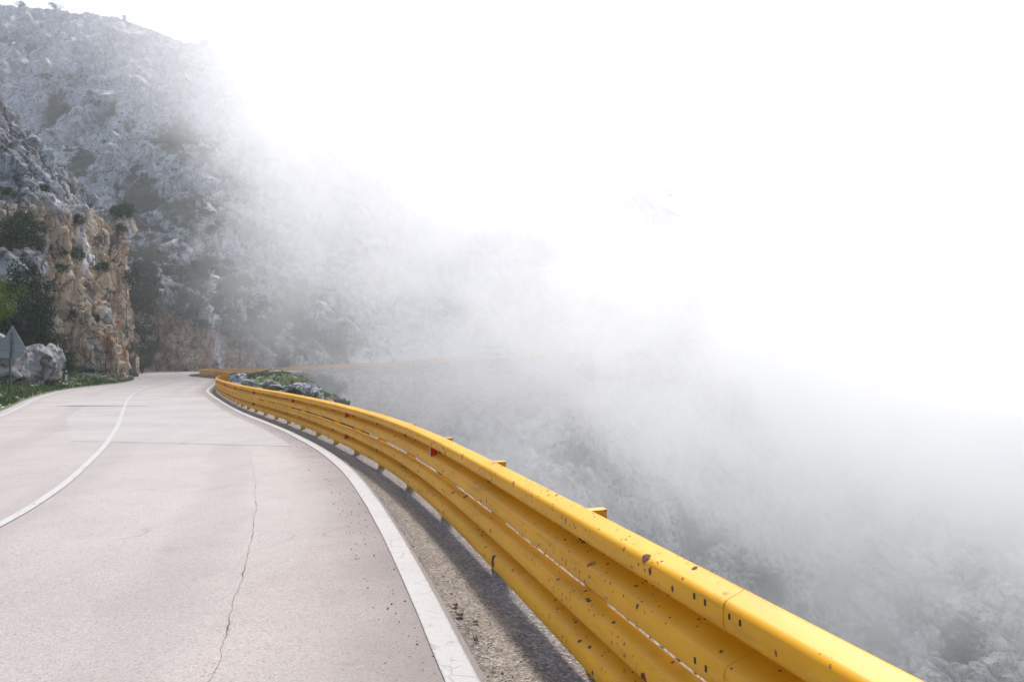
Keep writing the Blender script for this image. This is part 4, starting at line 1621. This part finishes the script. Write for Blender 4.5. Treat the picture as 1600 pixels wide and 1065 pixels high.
def beam_mesh(pathfn, s0, s1, zb, lap=0.0, mat=None, simple_p=False, step=0.25):
    pr = PROF if not simple_p else [PROF[i] for i in (0, 2, 4, 5, 7, 10, 13, 15, 16, 18, 20)]
    n_ = max(2, int(round((s1 - s0) / step)) + 1)
    V = []
    th = 0.004
    for i in range(n_):
        s_ = s0 + (s1 - s0) * i / (n_ - 1)
        p, d, nn, z0 = pathfn(s_)
        for (dd, hh_) in pr:
            V.append((p[0] + nn[0] * (dd + lap), p[1] + nn[1] * (dd + lap), z0 + zb + hh_))
    V = np.array(V)
    k = len(pr)
    # back skin, a few mm behind
    V2 = []
    for i in range(n_):
        s_ = s0 + (s1 - s0) * i / (n_ - 1)
        p, d, nn, z0 = pathfn(s_)
        for (dd, hh_) in pr:
            V2.append((p[0] + nn[0] * (dd + lap - th), p[1] + nn[1] * (dd + lap - th), z0 + zb + hh_))
    f1 = grid_faces(n_, k)
    nV = len(V)
    f2 = f1[:, ::-1] + nV
    # edges and ends have vertices of their own so that the faces shade cleanly
    A2 = np.vstack([V, np.array(V2)])
    rimv, rim = [], []

    def quad(*ids):
        b_ = len(A2) + len(rimv)
        rimv.extend(A2[list(ids)])
        rim.append((b_, b_ + 1, b_ + 2, b_ + 3))
    for i in range(n_ - 1):
        for e_ in (0, k - 1):
            a_, b_ = i * k + e_, (i + 1) * k + e_
            if e_ == 0:
                quad(a_, a_ + nV, b_ + nV, b_)
            else:
                quad(a_, b_, b_ + nV, a_ + nV)
    for j in range(k - 1):
        for e_ in (0, (n_ - 1) * k):
            a_, b_ = e_ + j, e_ + j + 1
            quad(a_, b_, b_ + nV, a_ + nV)
    me_ = mesh_np('rail_beam', np.vstack([A2, np.array(rimv)]), np.vstack([f1, f2, np.array(rim)]), mat or M['yellow'], True)
    return me_


def near_path(s_):
    p, d, nn = rail_at(s_)
    return p, d, nn, float(rise(p[1]))


g = empty('guardrail', (float(C_rail[0][0]), float(C_rail[0][1]), 0))
setp(g, 'double yellow steel guardrail with chipped paint running from the foreground to the bend', 'guardrail')
inv = -Vector(g.location)


def part(name, me_, parent=g):
    me_.transform(__import__('mathutils').Matrix.Translation(-Vector(parent.location)))
    return add(name, me_, parent)


BL = 4.0
END = rail_len - 0.5
# post spacing positions
s_ref = None
best = 1e9
tgt = np.array(onz(965, 797, 0.785)[:2])
for s_ in np.arange(0, 20, 0.05):
    p, _, _ = rail_at(s_, -0.05)
    dd = np.linalg.norm(p - tgt)
    if dd < best:
        best, s_ref = dd, s_
SP = 1.7
posts = []
s_ = s_ref - 6 * SP
while s_ < END:
    if s_ > 0.2:
        posts.append(s_)
    s_ += SP if s_ < 48 else 2.4
s0 = 0.3
nb = 0
while s0 < END - 0.4:
    s1 = min(s0 + BL + 0.25, END)
    far = s0 > 45
    for zb in (ZB, HR - BH):
        # alternate laps so that the overlapping ends sit proud of each other
        part('rail_beam', beam_mesh(near_path, s0, s1, zb, 0.0 if nb % 2 else 0.0025, None, far, 0.25))
    nb += 1
    s0 += BL


def axes_at(d, nn):
    return (Vector((d[0], d[1], 0)), Vector((nn[0], nn[1], 0)), Vector((0, 0, 1)))


for s_ in posts:
    p, d, nn, z0 = near_path(s_)
    ax = axes_at(d, nn)
    mb = MB()
    c = Vector((p[0], p[1], z0)) - ax[1] * 0.075
    # C-section post: web and two flanges, with a cap plate
    top_ = HR - 0.035 if s_ > s_ref - 1 else HR - 0.12
    mb.box(c + Vector((0, 0, top_ / 2 - 0.15)), (0.006, 0.088, top_ + 0.3), ax)
    mb.box(c + ax[0] * 0.028 + ax[1] * 0.047 + Vector((0, 0, top_ / 2 - 0.15)), (0.05, 0.006, top_ + 0.3), ax)
    mb.box(c + ax[0] * 0.028 - ax[1] * 0.047 + Vector((0, 0, top_ / 2 - 0.15)), (0.05, 0.006, top_ + 0.3), ax)
    mb.box(c + ax[0] * 0.024 + Vector((0, 0, top_ + 0.003)), (0.056, 0.100, 0.006), ax)
    part('post', mb.mesh('post', M['yellow_post']))
    if s_ < 40:
        for zb, q_ in ((ZB, -.018), (ZB, .03), (HR - BH, -.018), (HR - BH, .03)):
            mb = MB()
            if True:
                mb.box(Vector((p[0], p[1], z0 + zb + 0.178)) + ax[0] * q_ + ax[1] * 0.007, (0.020, 0.010, 0.024), ax)
            part('bolt', mb.mesh('bolt', M['rust']))

# splice bolts: dark pairs on both crests at each lap
mb = MB()
s0 = 0.3 + BL
while s0 < min(END, 46):
    for q_ in (0.09, 0.15):
        p, d, nn, z0 = near_path(s0 + q_)
        ax = axes_at(d, nn)
        for zb in (ZB, HR - BH):
            for hh_ in (0.075, 0.28):
                mb.box(Vector((p[0], p[1], z0 + zb + hh_)) + ax[1] * 0.097, (0.008, 0.004, 0.020), ax)
    s0 += BL
s0 = 2.9
while s0 < 46:
    for q_ in (0.0, 0.05):
        p, d, nn, z0 = near_path(s0 + q_)
        ax = axes_at(d, nn)
        for zb in (ZB, HR - BH):
            for hh_ in (0.075, 0.28):
                mb.box(Vector((p[0], p[1], z0 + zb + hh_)) + ax[1] * 0.0955, (0.0065, 0.003, 0.017), ax)
    s0 += 1.33
o = part('splice_bolts', mb.mesh('splice_bolts', M['rust']))
o['kind'] = 'stuff'


# red reflectors in the valley of the beams
def s_for_px(px, z=0.75):
    bs, bd = 0, 1e9
    for s_ in np.arange(7, 60, 0.05):
        p, _, nn = rail_at(s_, 0.05)
        if p[1] < 0.3:
            continue
        x_ = 800 + F * p[0] / p[1]
        if abs(x_ - px) < bd:
            bd, bs = abs(x_ - px), s_
    return bs


for px, rows in ((678, (1,)), (542, (1, 0)), (458, (1,)), (397, (1, 0)), (368, (1,)), (352, (1,))):
    s_ = s_for_px(px)
    p, d, nn, z0 = near_path(s_)
    ax = axes_at(d, nn)
    for r_ in rows:
        zc = z0 + (HR - BH if r_ else ZB) + 0.178
        c = Vector((p[0], p[1], zc)) + ax[1] * 0.045
        mb = MB()
        vs = []
        for q_ in (-0.006, 0.006):
            for (u_, h_) in ((-0.036, -0.034), (0.036, -0.050), (0.036, 0.050), (-0.036, 0.034)):
                vs.append(c + ax[0] * (q_ + 0.0) + ax[1] * u_ + Vector((0, 0, h_)))
        mb.raw(vs, [(0, 1, 2, 3), (7, 6, 5, 4), (0, 4, 5, 1), (1, 5, 6, 2), (2, 6, 7, 3), (3, 7, 4, 0)])
        rf = part('reflector', mb.mesh('reflector', M['red']))
        mb = MB()
        mb.box(c + ax[1] * 0.038, (0.016, 0.006, 0.104), ax)
        m_f = mb.mesh('frame', M['reflframe'])
        m_f.transform(__import__('mathutils').Matrix.Translation(-Vector(g.location)))
        add('frame', m_f, rf)

# ------------------------------------------------------------------ retaining wall with its own rail
wt = [(418, 582.0, 122), (450, 580.3, 126), (500, 577.5, 130), (560, 574.3, 135), (620, 571, 139.5), (700, 565.5, 145), (760, 561.5, 150), (850, 555, 158), (930, 549.5, 166)]
W3 = np.array([at(*q_) for q_ in wt])
dd = np.concatenate([[0], np.cumsum(np.linalg.norm(np.diff(W3, axis=0), axis=1))])
wl = dd[-1]


def wall_pt(s_):
    return np.array([np.interp(s_, dd, W3[:, k]) for k in range(3)])


ns = 420
sv = np.linspace(0, wl, ns)
WP = np.stack([np.interp(sv, dd, W3[:, k]) for k in range(3)], 1)
WP[:, :2] = smooth_path(WP[:, :2], 60)
WP[:, 2] = smooth_path(WP[:, 2:3], 60)[:, 0]
td, tn = normals2(WP[:, :2])
# tn is the left normal (towards the mountain); the face looks to the valley
nh = 110
hz = np.linspace(0, 26, nh)
batter = 0.06
base = WP[:, None, :2] - tn[:, None, :] * (hz[None, :, None] * batter)
Zw = WP[:, 2][:, None] - hz[None, :]
P = np.concatenate([base, Zw[:, :, None]], 2).reshape(-1, 3)
nrm = np.repeat(-tn[:, None, :], nh, 1).reshape(-1, 2)
# recess of the drainage niche
SS = np.repeat(sv, nh)
HHw = np.tile(hz, ns)
PXw = 800 + F * P[:, 0] / P[:, 1]
rel = 0.10 * fbm(P / 1.2, 3, 44) + 0.05 * fbm(P * 2.5, 2, 45)
niche = (PXw > 536) & (PXw < 544.5) & (HHw > 3.0) & (HHw < 5.3)
rel = np.where(niche, -1.1, rel)
P[:, :2] += nrm * rel[:, None]
uvw = np.stack([SS, HHw], 1)
wallr = empty('retaining_wall', tuple(W3[0]))
setp(wallr, 'long coursed masonry retaining wall carrying the far road across the misty gully', 'wall')
me = mesh_np('masonry_face', P, grid_faces(ns, nh), M['wall'], False, None, uvw)
if me.polygons[50].normal.y > 0:
    me.flip_normals()
part('masonry_face', me, wallr)


def ribbon_box(name, s_a, s_b, o0, o1, z0, z1, mat, parent, n_=200):
    """box section swept along the wall top: offsets towards the valley (+)"""
    sv_ = np.linspace(s_a, s_b, n_)
    pts = np.stack([np.interp(sv_, sv, WP[:, k]) for k in range(3)], 1)
    nn = np.stack([np.interp(sv_, sv, -tn[:, k]) for k in range(2)], 1)
    V = []
    for (o_, z_) in ((o0, z0), (o1, z0), (o1, z1), (o0, z1)):
        q_ = pts.copy()
        q_[:, :2] += nn * o_
        q_[:, 2] += z_
        V.append(q_[:, None, :])
    V = np.concatenate(V, 1).reshape(-1, 3)
    fs = []
    for i in range(n_ - 1):
        for k in range(4):
            k2 = (k + 1) % 4
            fs.append((i * 4 + k, i * 4 + k2, (i + 1) * 4 + k2, (i + 1) * 4 + k))
    fs.append((3, 2, 1, 0))
    e_ = (n_ - 1) * 4
    fs.append((e_, e_ + 1, e_ + 2, e_ + 3))
    me_ = mesh_np(name, V, np.array(fs), mat)
    return part(name, me_, parent)


ribbon_box('coping', 0, wl, -0.5, 0.18, 0.0, 0.22, M['concrete'], wallr)
# road carried by the wall
A_ = WP[:, :2] + tn * 0.5
B_ = WP[:, :2] + tn * 9.0
t_ = np.linspace(0, 1, 6)[None, :, None]
G = A_[:, None, :] * (1 - t_) + B_[:, None, :] * t_
P = np.concatenate([G, np.repeat((WP[:, 2] + 0.1)[:, None, None], 6, 1)], 2).reshape(-1, 3)
me = mesh_np('far_road', P, grid_faces(ns, 6), M['asphalt'], True)
if me.polygons[0].normal.z < 0:
    me.flip_normals()
setp(add('far_road', me), kind='structure')

g2 = empty('guardrail', tuple(W3[0] + np.array([0, 0, 0.2])))
setp(g2, 'distant yellow guardrail on top of the masonry wall fading into the mist', 'guardrail')


def wall_path(s_):
    p = np.array([np.interp(s_, sv, WP[:, k]) for k in range(3)])
    nn = np.array([np.interp(s_, sv, tn[:, k]) for k in range(2)])
    d = np.array([nn[1], -nn[0]])
    return p[:2] + nn * 0.12, d, nn, p[2] + 0.05


s0 = 0.2
while s0 < wl - 5:
    for zb in (ZB, HR - BH):
        part('rail_beam', beam_mesh(wall_path, s0, s0 + 4.1, zb, 0.0, M['yellow_post'], True, 1.0), g2)
    s0 += 4.1
s_ = 0.5
while s_ < wl - 2:
    p, d, nn, z0 = wall_path(s_)
    ax = axes_at(d, nn)
    mb = MB()
    c = Vector((p[0], p[1], z0)) - ax[1] * 0.08
    mb.box(c + Vector((0, 0, 0.45)), (0.12, 0.12, 0.98), ax)
    part('post', mb.mesh('post', M['yellow_post']), g2)
    s_ += 2.3

# ------------------------------------------------------------------ road sign seen from behind
sx, sy, _ = at(15, 600, 28)
zs = 0.45
sg = empty('road_sign', (sx, sy, zs))
setp(sg, 'back of a grey triangular warning sign with a small plate below on a leaning post', 'road sign')
k_ = 28 / 1000.0
lean = Vector((at(18.4, 509, 28)[0] - sx, 0, at(18.4, 509, 28)[2] - zs))
mb = MB()
mb.tube([(0, 0, -0.4), tuple(lean * 1.0)], 0.035, 8)
add('post', mb.mesh('post', M['galvdark'], True), sg)
ztop = at(18.4, 509, 28)[2] - zs
ztri = at(18, 545.5, 28)[2] - zs
xc = lean.x * 0.92
hw = 23 * k_


def prism(mb_, outline, y0, y1):
    n_ = len(outline)
    vs = [(x_, y0, z_) for x_, z_ in outline] + [(x_, y1, z_) for x_, z_ in outline]
    fs = [tuple(range(n_)), tuple(range(n_, 2 * n_))[::-1]]
    for i in range(n_):
        j = (i + 1) % n_
        fs.append((i, i + n_, j + n_, j))
    mb_.raw(vs, fs)


mb = MB()
tri_out = [(xc - hw, ztri), (xc - hw + 0.03, ztri - 0.03), (xc + hw - 0.03, ztri - 0.03), (xc + hw, ztri), (xc + 0.03, ztop), (xc - 0.03, ztop)]
prism(mb, tri_out, 0.04, 0.046)
add('triangle_plate', mb.mesh('triangle_plate', M['galv']), sg)
mb = MB()
for fx in (0.28, 0.6):
    z_ = ztri + (ztop - ztri) * fx
    hw2 = hw * (1 - fx) * 0.9
    mb.box((xc, 0.030, z_), (hw2 * 2, 0.018, 0.03))
for i, (a_, b_) in enumerate((((xc - hw, ztri), (xc, ztop)), ((xc + hw, ztri), (xc, ztop)), ((xc - hw, ztri), (xc + hw, ztri)))):
    mb.tube([(a_[0], 0.036, a_[1]), (b_[0], 0.036, b_[1])], 0.012, 5)
add('rim', mb.mesh('rim', M['galv']), sg)
mb = MB()
mb.box((xc, 0.043, ztri - 0.05 - 0.16), (hw * 1.75, 0.005, 0.33))
mb.box((xc, 0.030, ztri - 0.12), (hw * 1.6, 0.016, 0.025))
add('lower_plate', mb.mesh('lower_plate', M['galv']), sg)
mb = MB()
for z_ in (ztri - 0.2, ztri + 0.3, ztri + 0.66):
    mb.box((xc * z_ / ztri if ztri else xc, 0.0, z_), (0.09, 0.085, 0.035))
add('clamp', mb.mesh('clamp', M['galvdark']), sg)


def delineator(px, py, Y, label):
    x_, y_, z_ = at(px, py, Y)
    e = empty('delineator', (x_, y_, z_ - 0.05))
    mb_ = MB()
    prism(mb_, [(-0.06, 0), (0.06, 0), (0.06, 0.52), (-0.06, 0.52)], -0.04, 0.04)
    add('post', mb_.mesh('post', M['white']), e)
    mb_ = MB()
    mb_.box((0, 0, 0.60), (0.122, 0.085, 0.16))
    add('band', mb_.mesh('band', M['black']), e)
    mb_ = MB()
    prism(mb_, [(-0.06, 0.68), (0.06, 0.68), (0.055, 0.84), (-0.06, 0.80)], -0.04, 0.04)
    add('cap', mb_.mesh('cap', M['white']), e)
    setp(e, label, 'delineator')


delineator(103, 594, 50, 'white roadside delineator post with black band in front of the ochre cliff')
delineator(199, 588.5, 74, 'smaller distant delineator post at the tip of the ochre cliff')

# rockfall cables hanging over the nose
cb = empty('rockfall_cables', (-51, 86, 0))
setp(cb, 'dark steel rockfall cables draped down the right edge of the ochre cliff', 'cables')
for j, (xa, ya, xb, yb) in enumerate(((172, 430, 166, 590), (184, 425, 183, 590), (196, 410, 203, 590), (205, 400, 214, 588))):
    pts = []
    for i in range(26):
        t = i / 25
        px = xa + (xb - xa) * t + 2.0 * math.sin(t * 5 + j)
        py = ya + (yb - ya) * t
        a_, b_ = ray(px, py)
        dv = Vector((a_, 1, b_)).normalized()
        hit = bv.ray_cast(Vector((0, 0, CAM_H)), dv, 400)
        if hit[0] is not None:
            pts.append(Vector(hit[0]) - dv * 0.35)
    if len(pts) > 5:
        for _ in range(3):
            pts = [pts[0]] + [(pts[i - 1] + pts[i] * 2 + pts[i + 1]) / 4 for i in range(1, len(pts) - 1)] + [pts[-1]]
        mb = MB()
        mb.tube(pts, 0.035, 5)
        part('cable', mb.mesh('cable', M['cable']), cb)


# ------------------------------------------------------------------ mist
def box_mesh(name, lo, hi, mat):
    mb_ = MB()
    c = [(lo[i] + hi[i]) / 2 for i in range(3)]
    mb_.box(c, [hi[i] - lo[i] for i in range(3)])
    return mb_.mesh(name, mat)


m = bpy.data.materials.new('thin_haze')
m.use_nodes = True
t = m.node_tree
t.nodes.clear()
vo = t.nodes.new('ShaderNodeVolumePrincipled')
vo.inputs['Color'].default_value = (0.90, 0.93, 1.0, 1)
vo.inputs['Density'].default_value = 0.0005
vo.inputs['Anisotropy'].default_value = 0.3
oo = t.nodes.new('ShaderNodeOutputMaterial')
t.links.new(vo.outputs[0], oo.inputs['Volume'])
hz_o = add('haze', box_mesh('haze', (-950, -60, -131), (1200, 1000, 190), m))
setp(hz_o, 'thin pale haze filling the whole valley', 'haze', kind='stuff')

m = bpy.data.materials.new('drifting_mist')
m.use_nodes = True
t = m.node_tree
t.nodes.clear()
n = NB(t)
co = n.coord()
sep = n.n('ShaderNodeSeparateXYZ')
n.link(co, sep.inputs[0])
X, Y, Zs = sep.outputs
nz1 = n.noise(n.coord(scale=(1, 0.7, 1)), 0.018, 4, 0.6, 0.8)
# height above the sagging underside of the bank (metres)
cr = n.n('ShaderNodeValToRGB')
mr = n.n('ShaderNodeMapRange')
mr.inputs['From Min'].default_value = -140
mr.inputs['From Max'].default_value = 300
n.link(X, mr.inputs['Value'])
n.link(mr.outputs[0], cr.inputs[0])
UND = [(-140, 190), (-104, 122), (-80, 74), (-62, 37), (-50, 16), (-41, -3), (-30, -20), (-8, -44), (30, -54), (95, -64), (200, -82), (300, -90)]
el = cr.color_ramp.elements
for i_, (x_, z_) in enumerate(UND):
    p_ = (x_ + 140) / 440
    v_ = (z_ + 120) / 320
    k_ = el[0] if i_ == 0 else (el[-1] if i_ == len(UND) - 1 else el.new(p_))
    k_.position = p_
    k_.color = (v_, v_, v_, 1)
und = n.math('SUBTRACT', n.math('MULTIPLY', cr.outputs[0], 320.0), 120.0)
t0 = n.math('SUBTRACT', Zs, und)
t0 = n.math('ADD', t0, n.math('MULTIPLY', n.math('SUBTRACT', nz1, 0.5), 75.0))
f1 = n.ramp(t0, -18.0, 50.0)
f2 = n.ramp(Y, 70.0, 116.0)
# thin veils below the bank
nz2 = n.noise(n.coord(scale=(1, 1, 1.4)), 0.035, 3, 0.6, 0.5)
veil = n.math('MULTIPLY', n.math('MULTIPLY', n.ramp(nz2, 0.48, 0.72), n.ramp(t0, -60.0, 0.0)), 0.07)
dens = n.math('MULTIPLY', n.math('ADD', n.math('MULTIPLY', f1, n.math('ADD', 0.22, n.math('MULTIPLY', n.ramp(nz2, 0.36, 0.61), 1.05))), veil), f2)
thin_top = n.math('ADD', 0.06, n.math('MULTIPLY', n.ramp(n.math('SUBTRACT', Zs, n.math('MULTIPLY', n.ramp(X, 40.0, -60.0), 45.0)), 8.0, 55.0, True), 0.88))
thin_back = n.math('ADD', 0.10, n.math('MULTIPLY', n.ramp(Y, 200.0, 300.0, True), 0.90))
dens = n.math('MULTIPLY', n.math('MULTIPLY', dens, thin_top), thin_back)
dens = n.math('MULTIPLY', dens, 0.042)
vo = n.n('ShaderNodeVolumePrincipled')
vo.inputs['Color'].default_value = (0.974, 0.973, 0.970, 1)
vo.inputs['Anisotropy'].default_value = 0.3
n.link(dens, vo.inputs['Density'])
oo = n.n('ShaderNodeOutputMaterial')
n.link(vo.outputs[0], oo.inputs['Volume'])
mist = add('mist_bank', box_mesh('mist_bank', (-140, 60, -129), (520, 560, 185), m))
setp(mist, 'thick white mist bank drifting over the gully in front of the mountain', 'mist', kind='stuff')
